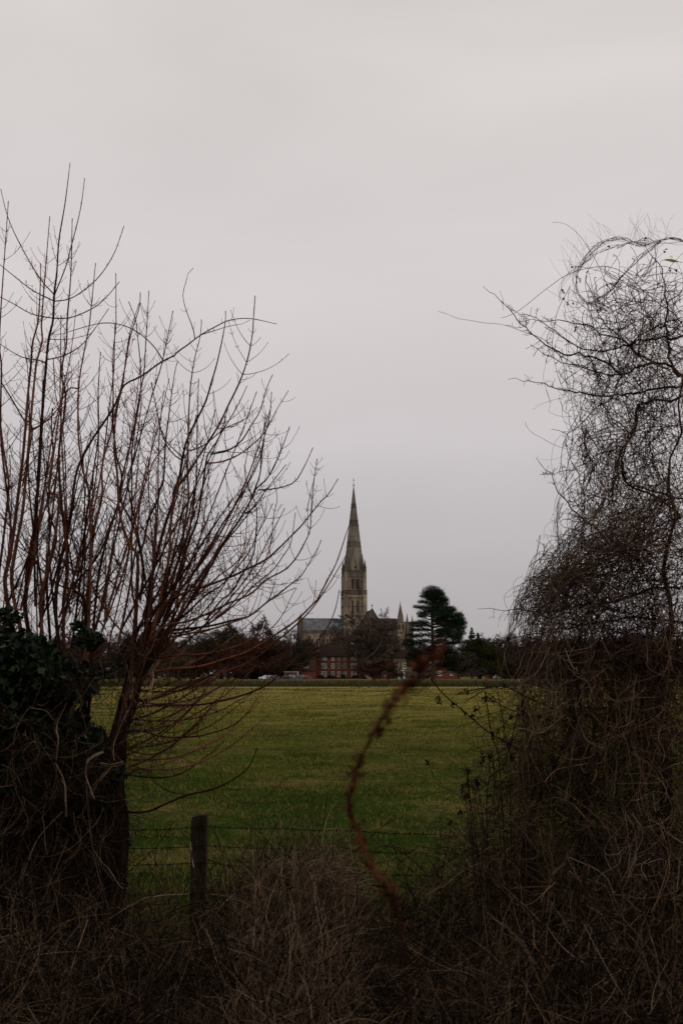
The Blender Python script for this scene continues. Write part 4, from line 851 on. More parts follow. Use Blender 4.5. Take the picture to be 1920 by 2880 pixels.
# traced limbs: (polyline, px width at base, px width at tip, depth at tip minus trunk depth, shoot density, longest shoot)
LIMBS = [
 ('F:322,2140 5:780,450 5:850,100 3:1180,1300 3:1200,1000 3:1215,700 3:1215,500', 46, 17, -.1, .4, .2),
 ('3:1215,500 3:1140,400 3:1090,270 3:1055,120 3:1045,0 1:1035,1350 1:1010,1150 1:1020,880 1:1080,550 1:1110,380 1:1150,150 A:640,760 A:645,690', 18, 3, -.5, 1, .3),
 ('3:1220,490 3:1270,400 3:1310,200 3:1400,0 2:150,1520 2:190,1400 2:200,1200 2:215,1000 2:235,850 2:260,650 2:290,450 2:315,360', 16, 3, .4, 1, .3),
 ('F:330,2120 5:880,400 3:1300,1300 3:1290,1100 3:1330,750 3:1400,450 3:1470,200 3:1530,30 2:270,1540 2:330,1380 2:360,1200 2:400,1050 2:480,880 2:560,720 2:620,520 2:655,400 2:690,250 2:720,100 2:735,0 A:1036,775', 34, 3, .2, 1, .34),
 ('F:335,2100 4:100,1150 4:180,800 4:240,500 4:250,250 2:300,1500 2:400,1360 2:500,1200 2:600,1050 2:690,900 2:760,750 2:840,590 2:900,440 2:945,280 2:975,100 2:980,0 A:1172,705', 26, 3, -.6, 1, .4),
 ('F:338,2110 5:900,300 4:150,1250 4:200,1100 4:250,950 4:290,800 4:340,640 4:400,420 4:480,220 4:520,0 2:550,1350 2:575,1200 2:640,1100 2:720,960 2:800,830 2:870,700 2:925,580', 26, 3, .5, 1, .34),
 ('4:60,1300 4:120,1050 4:230,850 4:290,650 4:350,420 4:380,200 4:410,0 2:400,1350 2:405,1100 2:410,850 2:425,600 2:440,480 2:460,350 2:510,150 2:525,0 A:925,815', 20, 3, .1, 1, .34),
 ('4:100,1350 4:230,1150 4:350,1020 4:470,850 4:540,720 4:640,540 4:740,370 4:860,190 4:970,0 2:1010,1480 2:1100,1400 2:1200,1210 2:1250,1080 2:1300,940', 20, 3, -.4, .9, .34),
 ('4:50,1250 4:200,960 4:300,830 4:400,740 4:500,580 4:600,420 4:690,260 4:790,110 4:860,0 2:940,1430 2:1010,1290 2:1060,1150 2:1080,1000 2:1083,905', 20, 3, .5, .9, .34),
 ('2:980,1530 2:1040,1350 2:1060,1100 2:1105,930 2:1130,800 2:1140,635', 8, 3, .1, 1, .2),
 ('4:100,1180 4:160,1000 4:300,870 4:500,800 4:640,750 4:800,690 4:900,640 4:1090,545 4:1200,450 4:1320,330 4:1400,250 4:1480,150 4:1568,40 C:480,200 C:590,25', 20, 2.6, -.3, .8, .3),
 ('4:1490,140 C:310,200 C:330,0 F:892,1292', 6, 2.6, .0, 1, .1),
 ('4:90,1250 4:200,1130 4:400,1090 4:600,1010 4:760,930 4:950,850 4:1100,720 4:1250,640 4:1350,540 4:1430,400 4:1480,280 4:1490,100 4:1500,0', 16, 2.6, -.6, .8, .3),
 ('4:60,1230 4:150,1180 4:350,1160 4:600,1130 4:800,1080 4:950,1040 4:1100,920 4:1200,850 4:1300,770 4:1400,690 4:1480,560 4:1560,420 C:405,700', 18, 2.6, .3, .8, .34),
 ('4:60,1290 4:150,1250 4:400,1200 4:640,1150 4:850,1080 4:960,1035 4:1120,910 4:1250,840 4:1350,795', 16, 2.6, -.2, .8, .34),
 ('4:120,1200 4:400,1180 4:650,1070 4:860,900 4:1000,760 4:1150,640 4:1250,500 4:1310,400 4:1350,130', 13, 2.6, .5, .8, .3),
 ('4:220,1150 4:400,1010 4:560,860 4:700,770 4:850,600 4:960,450 4:1010,330 4:1090,180 4:1150,50', 13, 2.6, -.4, .8, .3),
 ('4:280,1100 4:450,900 4:640,720 4:840,560 4:900,420 4:925,200 4:925,60', 12, 2.6, .3, .8, .3),
 ('4:560,1080 4:700,900 4:780,840 4:900,650 4:980,500 4:1005,300 4:1010,100 4:975,0 2:905,1350 2:950,1050', 12, 2.6, -.2, .8, .3),
 ('4:640,1060 4:760,970 4:930,760 4:1040,640 4:1130,420 4:1160,150 4:1190,0 2:1150,1380', 10, 2.6, .2, .8, .25),
 ('F:345,1960 4:100,1540 4:500,1490 4:740,1420 4:900,1370 4:1050,1290 4:1200,1190 4:1370,1070 4:1540,900 C:370,1340 C:480,1130 C:580,930 C:690,600 C:740,480', 20, 2.8, -.7, .55, .26),
 ('F:350,2010 F:470,1945 4:600,1568 4:760,1520 4:900,1470 4:1050,1380 4:1200,1250 4:1300,1170 4:1440,1040 4:1540,920 C:500,1170 C:620,970 C:700,830', 20, 2.8, .2, .55, .26),
 ('4:0,1440 4:200,1400 4:600,1370 4:850,1300 4:1000,1230 4:1150,1140 4:1250,1010 4:1310,880 4:1360,795', 15, 2.6, .6, .6, .3),
 ('F:350,1990 B:800,1190 B:900,1190 B:1000,1185 B:1160,1150 B:1270,1110 D:1230,750 D:1310,670 D:1390,610 C:130,2000 C:300,1880 C:450,1700 C:540,1520 C:580,1380 C:605,1250', 17, 2.8, -.5, .5, .24),
 ('C:30,2090 C:120,2075 C:250,2040 C:400,1900 C:455,1820', 6, 2.6, .1, .6, .1),
 ('C:60,1985 C:70,1950 C:0,1720 ', 5, 4, -.1, .5, .06),
 ('F:355,2030 B:750,1230 B:900,1150 B:1000,1080 B:1130,990 B:1230,880 B:1290,790', 14, 2.6, .4, .6, .3),
 ('F:352,2060 B:700,1318 B:800,1345 B:950,1345 B:1060,1320 B:1140,1290 B:1210,1230 B:1260,1155', 12, 2.6, -.4, .5, .24),
 ('F:350,2075 B:750,1380 B:870,1350 B:1000,1260 B:1080,1150 B:1130,1060', 9, 2.6, .4, .5, .24),
 ('F:352,2130 B:650,1457 B:800,1455 B:900,1435 B:1000,1390 B:1100,1340 B:1180,1260', 10, 2.6, .0, .45, .2),
 ('F:335,2172 B:680,1540 B:800,1545 B:900,1520 B:1000,1450 B:1100,1370', 13, 2.6, .5, .45, .2),
 ('F:330,2250 B:560,1690 B:620,1712 B:720,1712 B:820,1670 B:920,1630 B:1050,1600 B:1150,1550 B:1220,1490 B:1260,1400', 16, 3, -.8, .3, .2),
 ('B:1055,1602 B:1120,1670 B:1200,1680 B:1290,1640 B:1380,1570', 5, 2.4, -.2, .3, .1),
 ('F:340,2190 B:700,1500 B:760,1570 B:850,1620 B:950,1625 B:1030,1600', 8, 2.4, .3, .4, .14),
 ('F:345,2095 B:660,1420 B:760,1430 B:850,1380 B:950,1290 B:1040,1200 B:1110,1110', 8, 2.4, -.3, .5, .2),
 ('3:1165,1250 3:1200,1000 3:1165,800 3:1165,300 3:1165,0 1:1165,1350 1:1165,1150 1:1200,900 1:1240,650 1:1240,400 1:1210,100 1:1200,0 A:592,732', 14, 3, -.3, 1, .28),
 ('3:1240,900 3:1260,600 3:1100,300? '.replace('3:1100,300? ', '3:1180,250 1:1060,1568 1:1100,1300 1:1150,1100 1:1200,850 1:1245,600 1:1270,480 1:1290,150 1:1300,0 A:685,683'), 16, 3, .4, 1, .3),
 ('3:1290,800 3:1250,480 1:1130,1450 1:1180,1250 1:1230,1060 1:1290,850 1:1350,640 1:1430,380 1:1510,0 A:795,775', 12, 3, -.5, .9, .3),
 ('4:0,850 4:100,640 2:60,1380 2:210,1090 2:160,950 2:120,750 2:85,550', 7, 2.8, .3, .8, .2),
 ('4:0,1050 4:90,820 4:300,540 4:470,380 4:640,345 4:760,345 4:870,342', 9, 2.4, .3, .6, .15),
 ('2:350,1235 2:290,1195 2:210,1095 2:150,900 2:115,720 2:80,550', 9, 3, -.2, .6, .2),
 ('2:400,1155 2:520,1120 2:640,1030 2:720,960 2:850,900 2:940,855 2:950,775', 9, 2.6, .2, .5, .1),
 ('2:600,1185 2:760,1150 2:880,1060 2:960,930 2:1040,800 2:1090,620 2:1150,480', 8, 2.6, -.4, .6, .2),
 ('2:580,1262 2:700,1250 2:850,1190 2:980,1090 2:1080,990 2:1180,800 2:1290,620', 8, 2.6, .3, .6, .2),
 ('2:1020,1500 2:1150,1490 2:1280,1460 2:1360,1410 2:1440,1270 2:1505,1125', 7, 2.6, -.1, .4, .15),
 ('F:862,1440 2:1490,1500 2:1515,1400 2:1543,1220', 4, 2.6, .2, .5, .08),
]
Yb = {}
for i, (s_, w0, w1, dy, den, lm) in enumerate(LIMBS):
    px = tr(s_)
    hgt = np.clip((2200 - px[0, 1]) / 1200, 0, 1)
    y0 = YT + (0 if px[0, 1] > 1850 else dy * .35)
    P = lift(px, y0, YT + dy)
    stem_thing('limb', rel(P, LT), px_r(slim(w0), y0), px_r(slim(w1), YT), LT, M['bark_red'], gl, den * 1.0, lm)
# extra limbs the photo shows as a dense fan
def fan(n, x0, y0, angs, ln, LTo, Yc, w, gen, den=.8, lm=.3):
    for i in range(n):
        x = gen.uniform(*x0); y = gen.uniform(*y0); a = R(gen.uniform(*angs)); l_ = gen.uniform(*ln); pts = [(x, y)]
        for k in range(7):
            pts.append((pts[-1][0] + math.cos(a) * l_ / 7, pts[-1][1] - math.sin(a) * l_ / 7)); a += (R(88) - a) * .1 + gen.normal(0, .05)
        P = lift(pts, Yc, Yc + gen.uniform(-.9, .9))
        stem_thing('limb', rel(P, LTo), px_r(gen.uniform(*w) * .6, Yc), px_r(1.9, Yc), LTo, M['bark_red'], gen, den, lm)
fan(24, (330, 440), (1750, 1950), (35, 85), (450, 850), LT, YT, (9, 15), gl)
fan(16, (335, 375), (1900, 2180), (-15, 30), (260, 480), LT, YT, (6, 9), gl, .5, .2)

YL = 6.9
L2_ = empty('bare_tree', tuple(at(120, 2900, YL)[:2]) + (GZ,), label='near bare tree at the left edge with tall upright red brown shoots above the ivy', cat='tree')
g2 = np.random.default_rng(5)
P = lift(tr('120,2900 110,2500 130,2200 150,1960 160,1800'), YL, YL, 12); TT = Tubes(12); TT.batch(rel(P, L2_), np.linspace(px_r(120, YL), px_r(20, YL), 12)); TT.build('trunk', M['trunk'], L2_)
LIMB2 = [
 ('F:140,2050 F:60,1850 3:50,800 3:90,520 3:130,250 3:160,0 1:200,1250 1:235,850 1:250,650 1:275,400 1:290,200 1:340,0 A:187,640 A:187,555', 34, 3, -.3, 1, .4),
 ('F:140,2050 F:80,1850 3:110,800 3:140,450 3:190,200 3:215,0 1:220,1500 1:260,1050 1:290,700 1:320,400 1:330,350 1:380,150 1:370,0 A:230,340', 30, 3, .4, 1, .4),
 ('F:145,2050 3:240,1100 3:235,800 3:260,550 3:310,250 3:325,0 1:335,1500 1:370,900 1:400,500 1:430,180 1:470,0 A:250,700 A:262,600 A:272,450 A:300,280 A:323,95', 34, 2.6, 0, .8, .36),
 ('A:250,705 A:300,580 A:325,490 A:370,310 A:390,165', 7, 2.6, .2, .6, .03),
 ('A:250,730 A:320,720 A:400,670 A:470,600 A:530,500 A:570,385', 6, 2.6, -.2, .6, .03),
 ('A:250,700 A:180,620 A:110,500 A:60,400 A:30,320 A:5,215', 6, 2.6, .3, .6, .03),
 ('A:245,808 A:330,805 A:440,755 A:500,700 A:550,640', 6, 2.6, -.1, .6, .03),
 ('A:245,808 A:150,790 A:60,740 A:-20,700', 6, 2.6, .1, .6, .05),
 ('A:250,730 A:150,680 A:60,610 A:-20,545', 6, 2.6, -.3, .6, .03),
 ('A:225,905 A:320,905 A:420,880', 4, 2.2, .1, .6, .03),
 ('F:150,2050 3:360,1000 3:420,650 3:480,380 3:520,0 1:430,1500 1:480,1150 1:520,850 1:560,650 1:600,550 1:650,470', 28, 3, -.5, 1, .36),
 ('F:165,2050 3:420,900 3:440,600 3:500,350 3:440,150 3:430,0 1:470,1200 1:455,950 1:465,780', 22, 5, .3, .9, .3),
 ('F:190,2050 3:560,1000 3:600,600 3:560,200 1:540,1568 1:520,1200 1:560,900 1:580,650 1:540,480 1:560,350 1:590,200 1:595,0 A:327,600 A:333,350', 24, 3, -.2, 1, .36),
 ('F:200,2050 3:500,1100 3:520,650 3:580,400 3:620,200 1:650,1500 1:690,1300 1:800,1080 1:920,900 1:1010,760 1:1080,600 1:1130,550 1:1240,500 1:1380,400 1:1440,360 1:1568,300 2:300,290 2:400,220 2:520,130 2:700,30 2:760,5 A:1100,810 A:1165,812 A:1270,835', 26, 2.2, -.4, .25, .14),
 ('1:1440,360 1:1360,235 1:1220,110 1:1060,40 1:880,30 1:620,100 1:540,125 1:440,120', 6, 2, .1, .3, .05),
 ('2:465,170 2:455,100 2:440,50 2:420,0 A:850,755 A:840,690 A:855,650 A:860,610 A:888,578', 5, 1.8, .0, .3, .05),
 ('2:520,130 2:620,100 2:760,55 2:880,35 2:950,0', 4, 1.6, .1, .2, .04),
 ('F:230,2050 3:760,1200 3:770,900 3:800,600 3:830,300 3:900,0 1:900,1350 1:920,1200 1:980,1000 1:1020,800 1:1080,600 1:1110,350 1:1150,100 A:640,740', 22, 3, .3, 1, .34),
 ('F:240,2000 3:800,700 1:790,1568 1:740,1350 1:700,1100 1:690,850 1:700,550 1:740,300 1:780,100 1:795,0 A:440,555', 20, 3, -.3, 1, .34),
 ('F:250,2000 3:870,700 1:1070,1500 1:1030,1200 1:1000,950 1:1000,650 1:1000,300 1:1020,100 1:1025,0 A:533,602', 20, 3, .2, 1, .3),
 ('F:-20,1900 F:-5,1650 3:40,300 1:80,1450 1:50,1250 1:10,950 1:-10,700', 20, 8, .2, .9, .3),
 ('3:60,600 3:100,300 1:15,1100 1:10,700 1:15,400 1:0,100 A:40,270', 16, 3, -.3, 1, .4),
 ('3:640,800 3:650,700 3:620,500 3:540,100 1:530,1400', 12, 8, .2, .6, .2),
 ('F:245,1900 3:760,1200 3:740,900 3:650,820 3:640,780 3:720,700 3:790,620 3:900,450 3:970,250 3:1040,80 1:1150,1400', 22, 4, .1, .6, .25),
 ('3:650,800 3:560,790 3:420,690 3:280,530 3:160,360 3:30,170 3:-20,110', 11, 5, -.1, .6, .2),
 ('1:15,550 1:120,720 1:220,890 1:290,960 3:200,-100', 7, 7, .2, .4, .1),
 ('1:290,970 1:400,900 1:520,770 1:600,600', 8, 3, .3, .8, .2),
 ('1:700,610 1:620,600 1:560,690', 7, 5, .3, .8, .2),
 ('1:410,350 1:550,320 1:700,240 1:800,130 1:960,-100', 6, 2.6, -.1, .6, .1),
 ('1:410,380 1:330,350 1:200,330 1:60,250 1:0,210', 6, 2.6, .2, .7, .12),
]
for i, (s_, w0, w1, dy, den, lm) in enumerate(LIMB2):
    px = tr(s_); y0 = YL + (0 if px[0, 1] > 1850 else dy * .35)
    P = lift(px, y0, YL + dy)
    gn = i in (13, 14, 15, 16)
    stem_thing('limb', rel(P, L2_), px_r(slim(w0), y0), px_r(slim(w1), YL), L2_, M['bark_dark'] if gn else M['bark_red'], g2, den, lm, spur=not gn)
fan(27, (-20, 300), (1650, 1900), (65, 100), (450, 900), L2_, YL, (6, 13), g2)
fan(16, (80, 400), (1550, 1800), (30, 140), (180, 380), L2_, YL, (5, 9), g2, .9, .25)

# ------------------------------------------------------------------ leaves, ivy and loose vines
def blob_points(blobs, n, gen, Y0, dY, surf=.4):
    a = np.array([b[2] * b[3] for b in blobs], float); c = (n * a / a.sum()).astype(int); out = []
    for (x, y, rx, ry), m in zip(blobs, c):
        q = gen.normal(size=(m, 3)); q /= np.linalg.norm(q, axis=1, keepdims=True); q *= gen.random((m, 1)) ** surf
        ctr = at(x, y, Y0); k = Y0 / FPX
        out.append(ctr + q * np.array([rx * k, dY, ry * k]))
    return np.concatenate(out)
gi = np.random.default_rng(31)
IV = empty('ivy', tuple(at(90, 2900, 6.3)[:2]) + (GZ,), label='dark green ivy mass climbing the far left tree at the photo edge', cat='ivy')
blobs = [(50, 1830, 90, 50), (15, 1790, 50, 35), (120, 1880, 60, 40), (200, 1920, 50, 30), (60, 1900, 150, 90), (190, 1920, 90, 60), (50, 2030, 160, 110), (180, 2080, 90, 90), (40, 2180, 150, 110), (170, 2230, 110, 90), (60, 2350, 150, 120), (200, 2350, 100, 100), (100, 2500, 160, 120), (250, 2240, 80, 120), (285, 2380, 65, 110), (240, 2120, 60, 70), (15, 1730, 25, 22)]
P = blob_points(blobs, 20000, gi, 6.4, .42)
n = len(P); Rm = rand_rot(n)
scatter('foliage', LEAF_V, LEAF_T, rel(P, IV), Rm, gi.uniform(.03, .075, n), M['ivy'], IV, gi.random(n))
t = Tubes(5)
for i in range(20):
    x = gi.uniform(-20, 260); t.batch(rel(lift([(x, 2900), (x + gi.normal(0, 40), 2500), (x + gi.normal(0, 60), 2150), (x + gi.normal(0, 60), 1900)], 6.4, 6.5, 18), IV), np.linspace(.02, .008, 18))
t.build('stem', M['trunk'], IV)
P = blob_points([(330, 2180, 25, 18), (270, 2060, 25, 15), (300, 2240, 30, 60), (340, 1870, 8, 8), (700 / 3.136, 1760, 20, 14), (250, 1800, 40, 30)], 900, gi, 6.1, .1); n = len(P)
tag(scatter('ivy_sprigs', LEAF_V, LEAF_T, P, rand_rot(n), gi.uniform(.02, .05, n), M['ivy'], None, gi.random(n)), 'small dark ivy sprigs clinging to the thick leaning near trunk', 'ivy')
for (x, y, k, m_) in ((470, 1528, .012, 26), (538, 1641, .018, 8), (492, 1968, .02, 5), (470, 1560, .012, 10)):
    P = np.array([at(x, y, 6.15) + gi.normal(0, .045 if m_ > 9 else .02, 3) for _ in range(m_)])
    lf = scatter('green_leaves', DIAM_V, DIAM_T, P, rand_rot(m_), gi.uniform(k, 2 * k, m_), M['leaf_green'])
    tag(lf, {1528: 'sprig of tiny green leaves high among the near red branches', 1641: 'pair of small bright green leaves on a near red branch', 1968: 'single yellow green leaf low before the meadow', 1560: 'few green leaves just under the upper leaf sprig'}[y], 'leaves')
def wander(st, d, ln, steps, gen, curl=.25, g=0.0, drift=None, per=None):
    """batch of smoothly curving strands"""
    k = len(st); Q = np.zeros((k, steps, 3)); Q[:, 0] = st; d = d / (np.linalg.norm(d, axis=1, keepdims=True) + 1e-9)
    w = gen.normal(0, curl, (k, 3)); ln = np.broadcast_to(ln, (k,))
    for s_ in range(1, steps):
        w = w * .8 + gen.normal(0, curl * .6, (k, 3))
        d = d + w * .5 + np.array([0, 0, g]) + (drift if drift is not None else 0); d /= np.linalg.norm(d, axis=1, keepdims=True)
        Q[:, s_] = Q[:, s_ - 1] + d * (ln / (steps - 1))[:, None]
    return Q
def taper(k, steps, r, gen, tip=.6): 
    r = np.broadcast_to(r, (k,)) * gen.uniform(.7, 1.3, k); return r[:, None] * np.linspace(1, tip, steps)[None]
# dry vines draped over both left trunks
V1 = empty('climbing_vine', tuple(at(250, 2900, 5.9)[:2]) + (GZ,), label='dry tangled vine draped over the thick near trunk and the ivy at the left', cat='vine')
t = Tubes(3); gv = np.random.default_rng(41)
bl = [(60, 2050, 90, 120), (150, 2200, 130, 160), (270, 2150, 70, 120), (300, 2300, 60, 130), (120, 2400, 150, 150), (250, 2450, 100, 100), (380, 2000, 50, 120), (330, 2060, 40, 60), (40, 2250, 100, 150), (360, 1850, 50, 100), (230, 1900, 120, 60), (410, 1780, 40, 60)]
for nn, mm in ((1100, 'thorn'), (330, 'vine'), (130, 'vine_pale')):
    st = blob_points(bl, nn, gv, 5.95, .25, .5); k = len(st); d = gv.normal(size=(k, 3)) * np.array([.5, .3, 1]); d[:, 2] = -abs(d[:, 2]); tt = Tubes(3)
    tt.batch(rel(wander(st, d, gv.uniform(.1, .6, k), 16, gv, .3), V1), taper(k, 16, .0017, gv)); tt.build('tangle', M[mm], V1, kind='stuff')
for s_ in ('J:400,50 J:400,200 J:420,400 J:450,560 J:490,700', 'J:290,300 J:180,420 J:120,560 J:30,800', '5:1050,50 5:1010,150 5:1040,220 5:1000,300 5:1010,400', '5:860,400 5:800,500 5:740,640 5:690,780 5:700,900', '5:600,840 5:480,900 5:440,1020 5:480,1150 5:520,1250', '5:570,930 5:670,945 5:780,920', '5:670,945 5:560,1080 5:480,1200', '5:180,930 5:260,1100 5:270,1250 5:270,1400', '5:270,400 5:180,600 5:200,700 5:180,900', '4:150,1420 4:110,1500 5:1030,120 5:1040,200 5:990,260'):
    for rp in range(3):
        P = lift(tr(s_) + gv.normal(0, 3, (1, 2)), 5.75, 5.7 + gv.uniform(-.1, .1)); t.batch(rel(P, V1), np.full(len(P), .0022))
t.build('stem', M['vine_pale'], V1)

# ------------------------------------------------------------------ fence
FE = empty('wire_fence', tuple(at(560, 2740, 6.67)[:2]) + (GZ,), label='barbed wire fence with a grey timber post standing before the meadow', cat='fence')
def post(px, top, Y, w=.099, lean=0.0, label=None):
    T = at(px, top, Y); x = T[0] - FE.location.x; y = Y - FE.location.y; z = T[2] - GZ
    s_ = Solid(); V = []
    for zz in (0, .25, .5, .75, .97, 1.0):
        k = w / 2 * (.93 if zz == 1 else 1); j = .002
        V += [(x + lean * zz + sx * k + random.uniform(-j, j), y + sy * k + random.uniform(-j, j), zz * z + (sx * .006 if zz == 1 else 0)) for sx, sy in ((-1, -1), (1, -1), (1, 1), (-1, 1))]
    F = [(4 * a + b, 4 * a + (b + 1) % 4, 4 * a + 4 + (b + 1) % 4, 4 * a + 4 + b) for a in range(5) for b in range(4)] + [(20, 21, 22, 23)]
    return s_.add(V, F).build('post', M['post'], FE, label=label)
post(563, 2293, 6.67, lean=.0)
post(-340, 2293, 6.9); post(1480, 2312, 6.5)
for name_, pts in (('top', ((-340, 2350), (355, 2337), (545, 2327), (582, 2326), (960, 2337), (1330, 2353), (1480, 2356), (1990, 2372))), ('second', ((-340, 2395), (355, 2388), (545, 2381), (582, 2380), (960, 2394), (1330, 2404), (1480, 2406), (1990, 2420))),
                  ('third', ((-340, 2445), (355, 2435), (545, 2428), (582, 2428), (800, 2446), (1330, 2470), (1480, 2474), (1990, 2490))), ('lowest', ((-340, 2525), (355, 2519), (545, 2515), (582, 2512), (830, 2492), (1020, 2489), (1330, 2502), (1480, 2505), (1990, 2520)))):
    px = np.array(pts, float); xs = np.linspace(px[0, 0], px[-1, 0], 240); ys = np.interp(xs, px[:, 0], px[:, 1]) + 1.2 * np.sin(xs * .03)
    Yw_ = np.interp(xs, [-340, 563, 1480, 1990], [6.83, 6.6, 6.43, 6.35])
    P = np.array([at(a, b, c) for a, b, c in zip(xs, ys, Yw_)]); P = rel(P, FE)
    t = Tubes(4)
    off = np.stack([0 * xs, .0018 * np.cos(np.arange(240) * 1.9), .0018 * np.sin(np.arange(240) * 1.9)], -1)
    t.batch(P + off, np.full(240, .0017)); t.batch(P - off, np.full(240, .0017))
    b = t
    for q in np.arange(3, 238, 4.3):
        c = P[int(q)]
        for s2 in (-1, 1):
            for a_ in (0.6, 2.2):
                v = np.array([.2 * s2, math.cos(a_), math.sin(a_)]) * .014; b.batch(np.array([c - v, c, c + v]), np.array([.0009, .002, .0009]))
    b.build('barbed_wire', M['wire'], FE)

# ------------------------------------------------------------------ right thicket: thorn tree smothered in vines
YR = 5.7
RT = empty('thorn_tree', tuple(at(1860, 2900, YR)[:2]) + (GZ,), label='dark crooked thorn tree at the right edge, its spiky branches reaching left', cat='tree')
gr_ = np.random.default_rng(77)
for s_ in ('F:1860,2900 F:1850,2500 F:1875,2150 F:1850,1930 F:1890,1740 F:1862,1590 F:1900,1450 F:1870,1330 F:1915,1220 R:1530,1500 R:1570,1300', 'F:1640,2900 F:1620,2500 F:1650,2200 F:1600,1950 F:1640,1750 F:1720,1600 F:1800,1480', 'F:1500,2900 F:1490,2600 F:1480,2350 F:1560,2150 F:1620,2020'):
    P = lift(tr(s_), YR, YR + .1, 24); T = Tubes(10); T.batch(rel(P, RT), np.interp(np.linspace(0, 1, 24), [0, .35, .7, 1], [px_r(70 if '1860' in s_ else 40, YR), px_r(36 if '1860' in s_ else 26, YR), px_r(11, YR), px_r(5, YR)]) * (1 + .1 * gr_.normal(size=24))); T.build('trunk', M['trunk'], RT)
TH = [
 ('R:1560,1310 R:1450,1220 R:1300,1210 R:1100,1290 R:940,1270 R:780,1225 R:600,1165 R:450,1070', 15, 2.2),
 ('R:1100,1290 R:960,1190 R:800,1140 R:720,1140 R:600,1090 R:440,980 R:280,800 R:95,645', 11, 2),
 ('R:1568,1010 R:1300,1040 R:1100,1090 R:850,1100 R:640,980 R:500,890 R:285,795', 11, 2),
 ('R:1450,1250 R:1250,1150 R:1130,1040 R:960,990 R:900,950 R:820,920 R:640,895 R:450,895 R:360,915', 12, 2),
 ('R:1568,1370 R:1400,1390 R:1200,1420 R:1050,1450 R:880,1440 R:720,1410 R:560,1365 R:400,1335 R:285,1322', 13, 2),
 ('R:1050,1450 R:900,1560 R:820,1660 R:720,1720 R:610,1690', 8, 2),
 ('R:1568,2200 R:1350,2150 R:1160,2080 R:1110,1910 R:1000,1860 R:800,1960 R:650,2020 R:510,2025', 9, 2),
 ('Q:1560,240 Q:1400,100 Q:1190,0 R:1160,1700 R:1000,1600', 14, 4),
 ('Q:1300,520 Q:1150,400 Q:1050,330 Q:880,190 Q:780,40 R:600,2030 R:490,1910', 14, 2.4),
 ('R:1540,1300 R:1470,1180 R:1450,900 R:1440,650 R:1400,500 R:1280,350', 14, 3),
 ('R:1160,1090 R:1280,980 R:1460,900 R:1568,880', 8, 4), ('R:1120,560 R:1000,700 R:850,770', 6, 3),
 ('R:1568,1440 R:1420,1480 R:1250,1500 R:1200,1700 R:1110,1850 R:1070,2050 R:1050,2195', 13, 6),
 ('R:860,1240 R:750,1200 R:620,1130 R:560,1060 R:630,900', 5, 2), ('R:1300,1210 R:1180,1090 R:960,860 R:860,560', 7, 3),
 ('Q:1568,680 Q:1380,690 Q:1100,770 Q:900,790 Q:700,830 Q:520,815 Q:280,817', 14, 1.8),
 ('Q:1568,900 Q:1300,870 Q:1000,900 Q:740,950 Q:560,980 Q:380,1020', 14, 2), ('Q:1300,1000 Q:1000,1100 Q:800,1170 Q:600,1180 Q:380,1200', 10, 2),
 ('Q:1568,1150 Q:1250,1180 Q:1050,1350 Q:880,1500 Q:700,1560', 14, 4), ('Q:1568,1600 Q:1300,1620 Q:1180,1780 Q:1030,1900 Q:880,2000', 30, 8),
 ('Q:1100,1450 Q:950,1440 Q:800,1450 Q:650,1400 Q:500,1330', 8, 2), ('Q:1500,2000 Q:1380,1700 Q:1300,1400 Q:1350,1100 Q:1380,800 Q:1370,560 Q:1300,380', 16, 5),
 ('Q:900,2000 Q:1000,1600 Q:960,1300 Q:1050,1000', 13, 5), ('Q:600,2016 Q:600,1700 Q:560,1500 Q:570,1300 Q:640,1050 Q:720,900', 18, 5), ('Q:820,2016 Q:860,1700 Q:920,1480 Q:900,1250', 26, 8)]
for s_, w0, w1 in TH:
    P = lift(tr(s_), YR + gr_.uniform(-.3, .3), YR + gr_.uniform(-.6, .5)); P = P + gr_.normal(0, .006, P.shape)
    m = len(P); Rr = np.linspace(px_r(w0, YR), px_r(w1, YR), m)
    T = Tubes(6); T.batch(rel(P, RT), Rr * .6, gr_.random(1))
    ln = np.linalg.norm(np.diff(P, axis=0), axis=1).sum(); t = T
    Q, RR = shoots(rel(P, RT), Rr * .6, int(ln * 26), .02, .2, gr_, up=0, ang=1.15, pairs=False, steps=6, jit=.2, tip=.0009, taper=.8); t.batch(Q, RR)
    for b in range(0, len(Q), 2):
        q, r_ = shoots(Q[b], RR[b], 4, .01, .07, gr_, up=0, ang=1.2, pairs=False, steps=4, jit=.25, tip=.0008); t.batch(q, r_)
    t.build('limb', M['thorn'], RT)
# random interior limbs fanning from the heart of the tree
def region_pts(blobs, n, gen, Y0, dY):
    return blob_points(blobs, n, gen, Y0, dY, .5)
UP = [(1850, 950, 130, 170, 1.0), (1700, 1060, 160, 90, 1), (1860, 1150, 120, 110, 1.1), (1750, 900, 110, 70, .8), (1640, 940, 70, 60, .45), (1620, 1080, 90, 60, .5), (1730, 1230, 140, 100, .55), (1860, 1330, 120, 120, .6), (1690, 1400, 90, 110, .45)]
MID = [(1600, 1650, 120, 90, 1), (1760, 1600, 170, 90, 1), (1870, 1560, 100, 120, 1), (1540, 1720, 90, 80, 1), (1700, 1480, 150, 80, .8)]
LOW = [(1730, 1850, 230, 120, 1.5), (1850, 1800, 130, 180, 1.3), (1560, 1880, 110, 110, .9), (1620, 2050, 170, 140, .8), (1830, 2080, 150, 170, 1.3), (1540, 2200, 120, 140, .7), (1720, 2280, 200, 140, 1.0), (1860, 2350, 130, 170, 1.3)]
def photo_px(P):
    c, s = math.cos(PITCH), math.sin(PITCH); X, Y, Z = P[..., 0], P[..., 1], P[..., 2] - EYE
    dpt = Y * c + Z * s; return 960 + FPX * X / dpt, 1440 - FPX * (-Y * s + Z * c) / dpt
